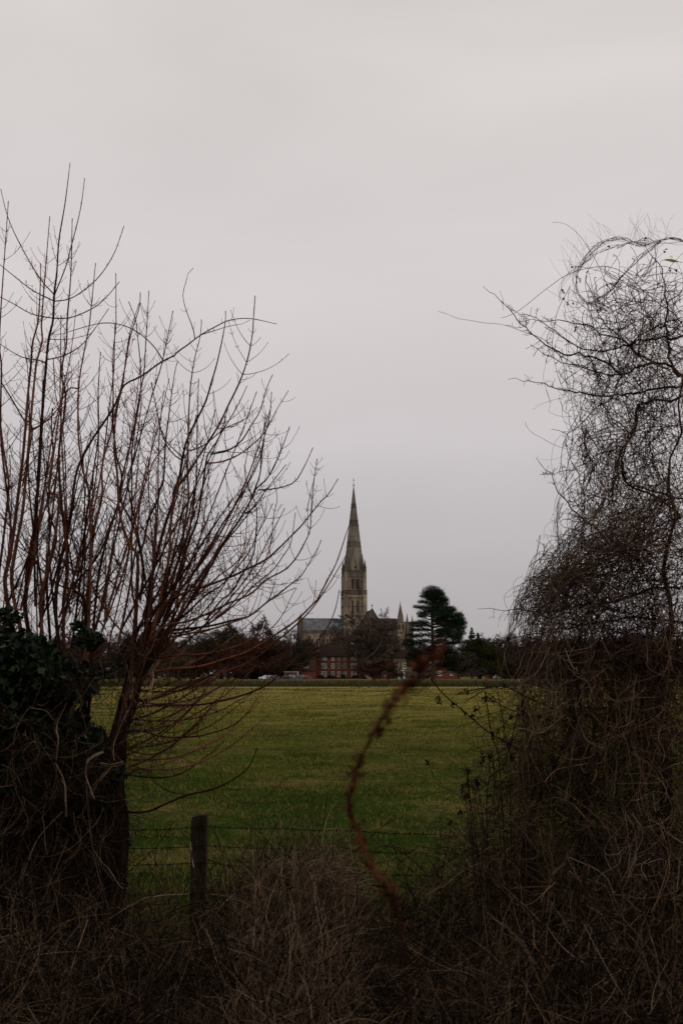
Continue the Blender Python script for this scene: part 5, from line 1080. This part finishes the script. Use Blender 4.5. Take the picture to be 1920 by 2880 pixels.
def inside(Q, keep=.04, gen=np.random.default_rng(2)):
    """drop strands that stray outside the clipped outline of the thicket"""
    x, y = photo_px(Q); xb = np.interp(y, [640, 700, 850, 900, 1000, 1200, 1400, 1500, 1600, 1700, 1900, 2300], [1700, 1600, 1565, 1530, 1560, 1590, 1570, 1535, 1490, 1455, 1440, 1400])
    bad = ((x < xb - 8) | (y < 668)).any(1); return ~bad | (gen.random(len(Q)) < keep)
def wpts(bl, n, gen, Y0, dY, surf=.5):
    a = np.array([b[2] * b[3] * b[4] for b in bl]); c = (n * a / a.sum()).astype(int); out = []
    for b, m in zip(bl, c): out.append(blob_points([b[:4]], m, gen, Y0, dY, surf))
    return np.concatenate(out)
t = Tubes(3)
for bl, n, ln in ((UP, 500, .4), (MID, 450, .36), (LOW, 1350, .4)):
    st = wpts(bl, n, gr_, YR + .15, .55); k = len(st); d = gr_.normal(size=(k, 3)) * np.array([1, .7, .8]); d[:, 0] -= .5
    Q = wander(st, d, gr_.uniform(.12, ln * 1.3, k), 8, gr_, .55); Q += gr_.normal(0, .004, Q.shape); Q = Q[inside(Q)]; k = len(Q)
    RR = taper(k, 8, .0022, gr_, .35); t.batch(rel(Q, RT), RR)
    for b in range(0, k, 3):
        q, r_ = shoots(rel(Q[b], RT), RR[b], 4, .01, .08, gr_, up=0, ang=1.15, pairs=False, steps=3, tip=.0009); t.batch(q, r_)
t.build('twigs', M['thorn'], RT, kind='stuff')

VN = empty('climbing_vine', tuple(at(1750, 2900, YR)[:2]) + (GZ,), label='dense curtain of dry brown vines hanging over the thorn tree at the right', cat='vine')
gv = np.random.default_rng(99)
BUND = [
 ('F:1900,1400 F:1790,1490 F:1680,1560 F:1580,1640 F:1515,1720 F:1480,1830 F:1465,1900', 40, 3, 50), ('F:1930,1500 F:1800,1540 F:1680,1590 F:1580,1660 F:1550,1760 F:1520,1900', 34, 3, 60), ('F:1930,1600 F:1800,1640 F:1700,1700 F:1640,1800 F:1600,1950', 34, 3.2, 60),
 ('F:1800,1400 F:1720,1490 F:1600,1580 F:1540,1660 F:1590,1730 F:1670,1750', 28, 2.8, 40), ('F:1720,1250 F:1700,1400 F:1600,1530 F:1540,1630', 16, 2.6, 40), ('F:1890,1700 F:1840,1850 F:1800,2050 F:1820,2300', 30, 3.2, 60), ('F:1700,1800 F:1660,2000 F:1640,2250 F:1600,2450', 18, 3, 60), ('F:1540,1800 F:1500,2000 F:1480,2250 F:1430,2450', 14, 2.8, 60),  # (path, strands, strand px width, spread px)
 ('R:1580,320 R:1480,300 R:1400,305 R:1240,335 R:1100,295 R:960,330 R:880,400 R:790,520 R:770,620 R:785,700 R:850,765 R:950,775 R:1050,830', 7, 2.4, 8),
 ('R:1090,345 R:960,400 R:870,455 R:790,540', 4, 2.2, 6), ('R:1090,345 R:1200,320 R:1300,320', 4, 2.4, 4),
 ('R:900,430 R:800,490 R:700,590 R:660,660 R:670,740', 4, 1.8, 5), ('R:1400,310 R:1240,440 R:1120,560 R:1020,700 R:930,770', 4, 3, 5),
 ('R:840,1660 R:850,1850 R:900,1950 R:870,2050 R:820,2180 Q:940,100 Q:935,300 Q:910,420', 9, 2.6, 7), ('R:1250,1500 R:1200,1700 R:1110,1850 R:1070,2050 R:1050,2195 Q:1120,180 Q:1110,290', 9, 3, 7),
 ('R:1310,1650 R:1320,1850 R:1380,2000 R:1360,2150', 6, 2.6, 8), ('Q:800,140 Q:770,300 Q:790,420 Q:720,520', 6, 2.2, 6), ('Q:660,350 Q:640,480 Q:600,590 Q:540,700', 3, 1.8, 4), ('Q:690,400 Q:680,500 Q:620,620', 3, 1.8, 5),
 ('Q:1080,100 Q:1040,190 Q:950,250 Q:920,380', 6, 2.6, 5), ('Q:1440,120 Q:1380,200 Q:1300,330 Q:1270,480 Q:1330,600 Q:1380,700', 12, 3.4, 12),
 ('Q:1400,60 Q:1300,200 Q:1150,420 Q:980,520 Q:780,560 Q:640,600', 14, 2.6, 22), ('Q:1250,450 Q:1000,560 Q:800,620 Q:620,640 Q:540,740 Q:510,900', 16, 2.6, 24), ('Q:860,600 Q:700,700 Q:560,760 Q:500,900 Q:470,1000', 12, 2.4, 14),
 ('Q:470,990 Q:460,1100 Q:450,1180', 4, 2.2, 3), ('Q:510,880 Q:480,990 Q:380,980', 3, 1.8, 8), ('Q:980,900 Q:1000,1050 Q:970,1200 Q:1010,1260 Q:950,1400', 10, 3, 9),
 ('K:1140,540 K:1110,640 K:1160,720 K:1260,780 K:1370,830 K:1420,920 K:1480,1050', 12, 3, 9), ('K:1370,820 K:1220,860 K:1150,930', 6, 2.6, 8), ('K:1100,700 K:1180,740 K:1400,850 K:1568,960', 8, 2.6, 16), ('K:1320,290 K:1360,380 K:1340,500 K:1300,620', 5, 2.6, 12), ('K:1470,330 K:1500,480 K:1490,640 K:1440,760', 7, 2.8, 12),
 ('K:1040,590 K:1110,640 K:1200,640 K:1300,700', 4, 2.4, 8), ('Q:640,1250 Q:760,1180 Q:850,1130 Q:1000,1050', 6, 2.6, 8), ('Q:560,1320 Q:580,1500 Q:550,1700 Q:540,2016', 9, 2.6, 34), ('Q:930,1480 Q:880,1650 Q:860,1800 Q:830,2016', 18, 3, 12), ('Q:720,1350 Q:700,1550 Q:650,1750 Q:660,2016', 9, 2.8, 14),
 ('Q:600,1250 Q:760,1300 Q:900,1200 Q:1100,1250', 6, 2.4, 14), ('Q:1250,1250 Q:1200,1500 Q:1150,1750 Q:1130,2016', 18, 3, 30), ('Q:1450,1300 Q:1380,1600 Q:1330,1800 Q:1300,2016', 18, 3, 40)]
for s_, ns, w, sp in BUND:
    t = Tubes(4); px = tr(s_); Y0 = YR - (.75 if s_[0] == 'K' else .35) + gv.uniform(-.2, .3)
    w *= .8; sp *= .8
    for i in range(ns):
        off = gv.normal(0, sp * .5, 2); wob_ = gv.normal(0, sp * (.45 if ns < 25 else .8), px.shape)
        zs = .3 if ns > 25 else .06; P = lift(px + off + wob_, Y0 + gv.uniform(-zs, zs), Y0 + gv.uniform(-.15 - zs, .15 + zs)); P += gv.normal(0, .003, P.shape) + .006 * np.sin(np.linspace(0, len(P) * .5, len(P))[:, None] + gv.uniform(0, 6, (1, 3)))
        t.batch(rel(P, VN), np.full(len(P), px_r(w * gv.uniform(.5, .9), YR)) * np.linspace(1, .7, len(P)), gv.random(1) ** 1.5)
    t.build('stem', M['vine_pale'] if gv.random() < .35 else M['vine'], VN)
t = Tubes(3)
st = wpts([(1520, 1640, 80, 60, 2), (1620, 1600, 100, 60, 1.5), (1700, 1520, 130, 90, 1), (1600, 1900, 120, 130, .7), (1820, 2350, 110, 160, 1), (1650, 2500, 140, 140, .6)], 420, gv, YR - .45, .3); k = len(st); d = gv.normal(size=(k, 3)) * np.array([.8, .3, 1])
q_ = wander(st, d, gv.uniform(.15, .5, k), 16, gv, .4); q_ = q_[inside(q_)]; t.batch(rel(q_, VN), taper(len(q_), 16, .0019, gv)); t.build('pale_strands', M['vine_pale'], VN, kind='stuff')
t = Tubes(3); tp_ = Tubes(3)
HANG = [(1780, 1000, 150, 220, .7), (1720, 1330, 150, 180, 1.2), (1850, 1300, 90, 200, 1), (1640, 1250, 90, 160, .7), (1560, 1180, 50, 120, .2), (1680, 820, 150, 90, .45), (1820, 800, 110, 80, .5)]
st = wpts(HANG, 520, gv, YR - .2, .4); k = len(st); d = gv.normal(size=(k, 3)) * .5; d[:, 2] = gv.choice([-1, -1, -1, 1], k) * gv.uniform(.4, 1.3, k)
q_ = wander(st, d, gv.uniform(.1, .55, k), 18, gv, .3); q_ = q_[inside(q_)]; t.batch(rel(q_, VN), taper(len(q_), 18, .0019, gv))
st = wpts(HANG + UP, 380, gv, YR - .1, .45); k = len(st); d = gv.normal(size=(k, 3))
q_ = wander(st, d, gv.uniform(.08, .35, k), 18, gv, .45); q_ = q_[inside(q_)]; t.batch(rel(q_, VN), taper(len(q_), 18, .0009, gv))
M2 = [(1590, 1650, 100, 60, 2), (1700, 1570, 170, 70, 1.4), (1830, 1500, 120, 100, 1), (1500, 1700, 40, 60, 1), (1640, 1700, 190, 70, 1.5), (1820, 1700, 140, 120, 1.2)]
st = wpts(M2, 900, gv, YR - .1, .5); k = len(st); d = gv.normal(size=(k, 3)) * np.array([1, .6, .8]); d[:, 0] -= .3; d[:, 2] -= .3
q_ = wander(st, d, gv.uniform(.12, .5, k), 16, gv, .6, -.03); q_ = q_[inside(q_)]; t.batch(rel(q_, VN), taper(len(q_), 16, .0019, gv))
L2b = [(1700, 1820, 240, 90, 1.5), (1850, 1850, 110, 150, 1.4), (1530, 1850, 90, 110, .8), (1620, 2050, 150, 150, .6), (1840, 2100, 130, 180, 1.5), (1540, 2200, 90, 160, .7), (1700, 2350, 220, 150, 1.3), (1500, 2450, 150, 130, 1), (1850, 2500, 140, 200, 1.2), (1750, 2020, 170, 130, 1)]
st = wpts(L2b, 2000, gv, YR - .1, .55); k = len(st); d = gv.normal(size=(k, 3)) * np.array([.6, .5, 1]); d[:, 2] = np.where(gv.random(k) < .7, -abs(d[:, 2]), d[:, 2])
q_ = wander(st, d, gv.uniform(.12, .55, k), 14, gv, .3); q_ = q_[inside(q_)]; t.batch(rel(q_, VN), taper(len(q_), 14, .002, gv))
st = wpts(HANG + UP + MID, 380, gv, YR - .15, .45); k = len(st); d = gv.normal(size=(k, 3)) * np.array([.8, .4, 1])
q_ = wander(st, d, gv.uniform(.5, 1.3, k), 34, gv, .16); q_ = q_[inside(q_)]; t.batch(rel(q_, VN), taper(len(q_), 34, .0021, gv, .5))
st = wpts([(1700, 1900, 240, 80, 1), (1650, 2080, 200, 170, 1), (1850, 2000, 120, 220, 1.5), (1600, 2250, 200, 160, 1)], 800, gv, YR - .1, .5); k = len(st); d = gv.normal(size=(k, 3))
q_ = wander(st, d, gv.uniform(.2, .6, k), 16, gv, .4); q_ = q_[inside(q_)]; t.batch(rel(q_, VN), taper(len(q_), 16, .0021, gv))
st = wpts([(1420, 2250, 90, 160, 1), (1370, 2430, 130, 110, 1.2), (1450, 2050, 50, 130, .7), (1520, 2150, 80, 200, .8)], 900, gv, YR - .1, .4); k = len(st); d = gv.normal(size=(k, 3)) * np.array([.8, .4, 1])
t.batch(rel(wander(st, d, gv.uniform(.12, .5, k), 16, gv, .35), VN), taper(k, 16, .0018, gv))
# fine hairs standing off the arch
px = smooth(tr('R:1560,305 R:1400,300 R:1240,330 R:1100,290 R:960,330 R:880,400 R:800,500 R:700,600'), 60)
st = np.array([at(*px[gv.integers(60)], YR - .4) for _ in range(60)]); k = len(st); d = gv.normal(size=(k, 3)) * .5 + np.array([-.15, 0, 1.]); t.batch(rel(wander(st, d, gv.uniform(.05, .2, k), 10, gv, .14), VN), taper(k, 10, .0007, gv))
for s_ in ('R:720,1450 R:600,1480 R:490,1520 R:465,1550', 'R:560,1400 R:590,1500 R:580,1560 R:680,1600 R:800,1590', 'R:700,1700 R:620,1800 R:600,1950 R:640,2100 R:680,2195', 'Q:560,600 Q:500,640 Q:500,720 Q:440,740', 'Q:780,240 Q:700,290 Q:690,380', 'R:520,1080 R:560,1180 R:540,1320 R:600,1500', 'Q:520,850 Q:430,850 Q:400,930', 'R:640,900 R:560,960 R:500,1080'):
    P = lift(tr(s_), YR - .3, YR - .4); t.batch(rel(P, VN), np.full(len(P), .0009))
t.build('tendrils', M['vine'], VN, kind='stuff')
# crumpled leaves hanging on the vine
pts = np.array([(880, 400), (985, 325), (1020, 350), (1285, 335), (1435, 380), (1205, 440), (865, 540), (795, 600), (810, 590), (685, 680), (690, 735), (720, 770), (760, 760), (790, 775), (750, 505), (1010, 640), (1290, 290), (1475, 525), (1515, 510), (1480, 430), (990, 1050), (900, 1110), (960, 1700), (1220, 1720), (770, 965), (1105, 1110), (1290, 935), (985, 1045), (945, 1185), (860, 1820)], float)
for x, y in pts:
    P = []; sc = []
    for _ in range(4): P.append(at(1320 + x / 2.613 + gv.normal(0, 2), 560 + y / 2.613 + gv.normal(0, 4), YR - .4)); sc.append(gv.uniform(.010, .026))
    n = len(P); scatter('dead_leaf', LEAF_V, LEAF_T, rel(np.array(P), VN), rand_rot(n), np.stack([np.array(sc) * .6, sc, sc], -1), M['dead_leaf'], VN)
lf = np.array([at(1320 + 1478 / 2.613, 560 + 462 / 2.613, YR - .75)]); gv_ = Solid()
u = np.linspace(-1, 1, 13); LV = [(x * .052, 0, (1 - x * x) * .017 - x * .006) for x in u] + [(x * .052, -.012 - .014 * (1 - x * x), -(1 - abs(x)) ** .9 * .014 - x * .006) for x in u]
gv_.add([tuple(np.array(v) + lf[0] - np.array(VN.location)) for v in LV], [(i, i + 1, 14 + i, 13 + i) for i in range(12)]); gv_.build('leaf', M['leaf_green'], VN, label='single olive green leaf hanging near the top right')

# seed-head plant leaning out of the thicket over the meadow
gs = np.random.default_rng(55); YS = 5.4
SH = empty('seed_head_plant', tuple(at(1480, 2900, YS)[:2]) + (GZ,), label='thin arching stems with dark withered seed heads left of the right thicket', cat='plant')
t = Tubes(5)
for s_, w in (('Q:760,1820 Q:560,1710 Q:360,1600 Q:190,1460 Q:60,1350 Q:-20,1250', 3.6), ('Q:640,1400 Q:500,1320 Q:440,1300 Q:330,1310 Q:260,1320 Q:150,1345', 3.2), ('Q:330,1310 Q:240,1370 Q:200,1400', 2), ('Q:600,1300 Q:450,1320 Q:350,1300 Q:230,1345 Q:130,1350', 2.2), ('F:1440,2880 Q:420,1900 Q:360,1600 Q:320,1330', 3), ('F:1400,2800 Q:330,2010 Q:440,1800 Q:520,1500 Q:530,1470', 3),
                ('F:1400,2850 Q:230,2016 Q:215,1910 Q:210,1840', 2.6), ('F:1420,2850 Q:290,2016 Q:270,1900', 2.6), ('F:1380,2850 Q:200,2016 Q:180,1970', 2.6), ('F:1430,2850 Q:400,2016 Q:350,1850 Q:345,1750', 2.6), ('F:1450,2850 Q:480,2016 Q:500,1850 Q:490,1760', 2.6), ('Q:560,1720 Q:480,1660 Q:400,1620', 2.4), ('Q:290,1480 Q:280,1430 Q:275,1385 Q:310,1380 Q:400,1400', 2.2), ('Q:640,1560 Q:560,1480 Q:420,1420 Q:375,1380', 2.4), ('F:1440,2850 Q:560,2016 Q:470,1700 Q:420,1440 Q:400,1330', 2.6),
                ('F:1360,2850 K:610,560 K:590,300 K:580,120', 2.6), ('F:1370,2850 K:640,600 K:700,200 K:690,20', 3), ('F:1380,2850 K:660,500 K:620,250 K:620,170', 2.6)):
    y = YS + gs.uniform(-.2, .2); P = lift(tr(s_), y, y + gs.uniform(-.1, .1)); t.batch(rel(P, SH), np.full(len(P), px_r(w, YS)))
    q, r_ = shoots(rel(P, SH), np.full(len(P), px_r(w, YS)), 9, .015, .12, gs, up=.05, pairs=False, steps=6, tip=.0009); t.batch(q, r_)
t.build('stem', M['thorn'], SH)
hd = [(20, 1380), (28, 1388), (118, 1415), (195, 1465), (255, 1445), (258, 1438), (245, 1490), (310, 1380), (345, 1370), (330, 1380), (375, 1380), (320, 1290), (435, 1290), (210, 1340), (440, 1300), (485, 1500), (535, 1440), (535, 1480), (405, 1590), (375, 1605), (365, 1610), (480, 1665), (490, 1640), (350, 1740), (355, 1745), (305, 1745), (300, 1785), (490, 1750), (210, 1830), (215, 1905), (210, 1920), (270, 1900), (275, 1910), (180, 1960), (205, 1980), (350, 1985), (190, 2000), (240, 1940)]
for x, y in hd:
    c = at(1220 + x / 2.24, 1350 + y / 2.24, YS) - np.array(SH.location); m_ = 16
    scatter('seed_head', LEAF_V, LEAF_T, c + gs.normal(0, .006, (m_, 3)) * np.array([1, 1, 1.4]), rand_rot(m_), gs.uniform(.008, .017, m_), M['dead_leaf'], SH)
for x, y in ((395, 70), (545, 300), (495, 350), (580, 120), (680, 45), (575, 235), (620, 170), (785, 50), (560, 180)):
    c = at(960 + x / 1.6333, 2100 + y / 1.6333, YS + .1) - np.array(SH.location); m_ = 14
    scatter('seed_head', LEAF_V, LEAF_T, c + gs.normal(0, .008, (m_, 3)), rand_rot(m_), gs.uniform(.01, .02, m_), M['dead_leaf'], SH)

# ------------------------------------------------------------------ undergrowth on the bank
gu = np.random.default_rng(123)
XS = np.array([-300, 0, 150, 300, 450, 560, 650, 720, 800, 900, 980, 1060, 1150, 1250, 1350, 1500, 1700, 1920, 2300.])
TOP = np.array([2380, 2400, 2420, 2500, 2570, 2590, 2500, 2440, 2430, 2420, 2470, 2570, 2530, 2520, 2430, 2380, 2330, 2300, 2300.])
def under(n, ln, r, name, mat, lab, cat, dz=(0, 1), steps=9, curl=.16, dirk=(.7, .4, 1.0), xr=(-250, 2170), pk=1.0, tint=None, g=-.03, Yr=(4.1, 6.6), lean=0):
    x = gu.uniform(*xr, n); Y = gu.uniform(*Yr, n); top = np.interp(x, XS, TOP) + 14 * np.sin(x * .05) + 9 * np.sin(x * .13)
    # crest height of the growth is the photographed outline at Y=6.1; nearer growth is lower
    ztop = np.array([at(960, t_, 6.1)[2] for t_ in top]) - .16 * (6.1 - np.minimum(Y, 6.1)) ** 1.3
    zg = sm(7, 4.6, Y) * .35 + GZ
    z = zg + (ztop - zg) * gu.uniform(*dz, n) ** pk
    X = np.array([(a - 960) / FPX * b * .99 for a, b in zip(x, Y)])
    st = np.stack([X, Y, z], -1); d = gu.normal(size=(n, 3)) * np.array(dirk); d[:, 0] += lean
    Q = wander(st, d, gu.uniform(.4, 1.3, n) * ln, steps, gu, curl, g)
    t = Tubes(3); t.batch(Q, taper(n, steps, r, gu, .5), tint); o = t.build(name, M[mat], None, label=lab, cat=cat, kind='stuff'); return o
under(15000, .3, .0019, 'dead_stems', 'dead', 'thick tangle of dead brown stems and grass covering the bank at the bottom', 'undergrowth', pk=.55, curl=.2, dirk=(.55, .4, 1.1), lean=.15)
under(2600, .5, .0032, 'bramble_canes', 'thorn', 'dark arching bramble canes woven through the dead grass on the bank', 'brambles', pk=.7, curl=.12, dirk=(.8, .5, .8), steps=14)
under(3800, .22, .0019, 'straw_stalks', 'straw', 'scattered pale straws catching light in the undergrowth', 'straw', pk=.4, curl=.12, dirk=(.5, .4, 1.0), lean=.2)
under(9000, .3, .002, 'deep_tangle', 'dead', 'dark lower layer of matted stems close to the soil', 'undergrowth', dz=(0, .5), dirk=(1, .6, .4), Yr=(3.2, 7))
under(500, .35, .0022, 'fence_weeds', 'vine', 'sparse dry weeds standing along the fence line before the meadow', 'weeds', xr=(380, 1350), dz=(.7, 1.0), Yr=(6.2, 6.9), dirk=(.35, .3, 1.2), g=.0, curl=.12)
under(1700, .26, .002, 'tan_grass', 'straw', 'paler tan dead grass drooping over the bank below the straw tussock', 'dead grass', xr=(640, 1010), dz=(.55, 1), pk=.6, dirk=(.35, .3, 1.1), lean=.1)
under(900, .3, .002, 'pale_grass', 'straw', 'pale dead grass mixed into the lower right of the bank', 'dead grass', xr=(1250, 1920), dz=(.2, .9), dirk=(.8, .3, .8), lean=.2)
nl = 2600; lx = gu.uniform(-250, 2170, nl); lY = gu.uniform(4.3, 6.5, nl); lt = np.interp(lx, XS, TOP); lz = np.array([at(960, q, 6.1)[2] for q in lt]) - .16 * (6.1 - np.minimum(lY, 6.1)) ** 1.3
lg_ = sm(7, 4.6, lY) * .35 + GZ; LP = np.stack([(lx - 960) / FPX * lY, lY, lg_ + (lz - lg_) * gu.uniform(.3, .95, nl)], -1)
scatter('withered_leaves', LEAF_V, LEAF_T, LP, rand_rot(nl), gu.uniform(.012, .04, nl), M['dead'], None, label='withered brown leaves caught in the dead stems of the bank', cat='dead leaves', kind='stuff')
# straw tussock under the middle of the fence
TS = empty('straw_tussock', tuple(at(905, 2900, 5.9)[:2]) + (-.1,), label='pale straw tussock bent over right of the centre of the fence', cat='grass tuft')
st = blob_points([(900, 2500, 75, 70)], 420, gu, 5.75, .12); d = gu.normal(size=(len(st), 3)) * .35 + np.array([.1, 0, 1]); Q = wander(st, d, gu.uniform(.1, .3, len(st)), 12, gu, .14, -.17, drift=np.array([.06, 0, 0]))
t = Tubes(3); t.batch(rel(Q, TS), taper(len(st), 12, .0016, gu)); t.build('straws', M['straw'], TS)
ST = [('F:898,2560 F:900,2430 F:905,2370 F:918,2306 F:947,2252', 4.4, 'tall dry stalk standing in front of the meadow, tallest in the middle'), ('F:720,2560 F:714,2450 F:710,2390', 5, 'short broken pale stalk left of the straw tussock'), ('F:870,2470 F:866,2400 F:868,2345', 4, 'thin pale stalk just left of the tallest stalk'), ('F:826,2500 F:824,2440 F:822,2395', 5, 'stubby straw coloured stalk two steps left of the tussock'),
      ('F:975,2560 F:900,2480 F:860,2450 F:835,2440', 5, 'pale stalk lying slantwise across the straw tussock'), ('F:340,2560 F:400,2530 F:460,2518 F:530,2515', 4, 'long pale straw bent over left of the fence post'), ('F:600,2580 F:630,2540 F:680,2500 F:735,2480', 4.4, 'pale bramble cane arching up right of the fence post'), ('F:545,2440 F:540,2410 F:536,2368', 3.5, 'thin bright straw leaning on the fence post'), ('F:790,2480 F:795,2370 F:786,2290', 3, 'thin dry weed stalk crossing the top wires')]
for s_, w, lab in ST:
    P = lift(tr(s_), 5.95, 5.95, 14); o = empty('dry_stalk', tuple(P[0]), label=lab, cat='stalk', group='dry stalks in the undergrowth'); t = Tubes(5); t.batch(P - P[0], np.linspace(px_r(w, 5.95), px_r(w * .6, 5.95), 14), np.array([.8]))
    q, r_ = shoots(P - P[0], np.full(14, .002), 5, .01, .06, gu, pairs=False, steps=4, tip=.0009, u0=.4); t.batch(q, r_); t.build('stem', M['straw'], o)
BR = [('K:560,760 K:480,690 K:400,590 K:300,500 K:230,460 K:190,452 K:150,480', 7, 'dark bramble cane arching over the fence right of the centre'), ('K:420,780 K:330,680 K:280,580 K:240,520', 4.5, 'brown cane leaning left below the arching bramble'), ('K:250,560 K:300,480 K:200,455', 4, 'short dark cane crossing the arch of the bramble'), ('K:620,800 K:680,640 K:740,520 K:800,400', 6, 'upright dark cane at the left foot of the thicket'), ('K:400,600 K:460,550 K:530,505', 4, 'slim pale cane slanting up before the second wire')]
for s_, w, lab in BR:
    P = lift(tr(s_), 5.8, 5.9, 20); o = empty('bramble_cane', tuple(P[0]), label=lab, cat='bramble', group='single bramble canes by the fence'); t = Tubes(6); t.batch(P - P[0], np.linspace(px_r(w, 5.8), px_r(w * .5, 5.8), 20)); t.build('cane', M['vine'], o)
    q, r_ = shoots(P - P[0], np.full(20, .003), 26, .01, .12, gu, pairs=False, steps=5, tip=.0009, u0=.1); t = Tubes(3); t.batch(q, r_); t.build('side_twig', M['thorn'], o)

# ------------------------------------------------------------------ the out-of-focus seed stem right before the lens
gf = np.random.default_rng(8)
px = smooth(tr('F:1190,2990 F:1160,2860 F:1135,2700 G:610,2300 G:590,2230 G:540,2120 G:470,2000 G:390,1880 G:340,1740 G:290,1620 G:240,1500 G:225,1400 G:250,1280 G:280,1150 G:330,1030 G:380,930 G:440,820 G:520,700 G:600,600 G:660,530 G:720,470 G:800,370 G:850,280 G:875,150'), 160)
Yf = np.interp(np.linspace(0, 1, 160), [0, .2, .4, .55, .8, 1], [1.1, 1.0, .95, 1.1, 1.0, .62])
P = np.array([at(a, b, y) for (a, b), y in zip(px, Yf)])
FS = empty('dock_plant', tuple(P[0]), label='blurred reddish brown seed stem curving up the middle, right before the camera', cat='plant')
t = Tubes(8); t.batch(P - P[0], np.interp(np.linspace(0, 1, 160), [0, .26, .36, 1], [.0006, .0006, .0018, .0012])); t.build('stem', M['seed'], FS)
Pc = []; 
for u in np.arange(.33, .99, .0105):
    i = u * 159; i0 = int(i); c = P[i0] + (P[min(i0 + 1, 159)] - P[i0]) * (i - i0); m_ = gf.integers(3, 32); sp = gf.uniform(.0016, .0052)
    Pc.append(c + gf.normal(0, 1, (m_, 3)) * sp + gf.normal(0, .0018, 3))
Pc = np.concatenate(Pc); n = len(Pc)
scatter('seeds', LEAF_V, LEAF_T, Pc - P[0], rand_rot(n), gf.uniform(.0025, .0055, n), M['seed'], FS)

# leafy screen added out of view behind the camera to shade the bank
gh = np.random.default_rng(3); n = 26000
HB = empty('shade_hedge', (0, -3.5, 0), label='dark leafy screen added unseen behind the viewer to shade the bank', cat='shade_hedge')
X = gh.uniform(-26, 26, n); Yh = gh.uniform(-1.6, 1.2, n); Zh = gh.uniform(0, 1, n) * (6.5 + 1.2 * np.sin(X * .4) + np.sin(X * 1.1))
scatter('foliage', DIAM_V, DIAM_T, np.stack([X, Yh, Zh], -1), rand_rot(n), gh.uniform(.25, .6, n), M['yew'], HB)
t = Tubes(8)
for x in range(-24, 25, 4): t.batch(np.array([(x, 0, -.1), (x + .1, .1, 3), (x - .1, 0, 7)]), np.array([.14, .1, .04]))
t.build('trunk', M['trunk'], HB)
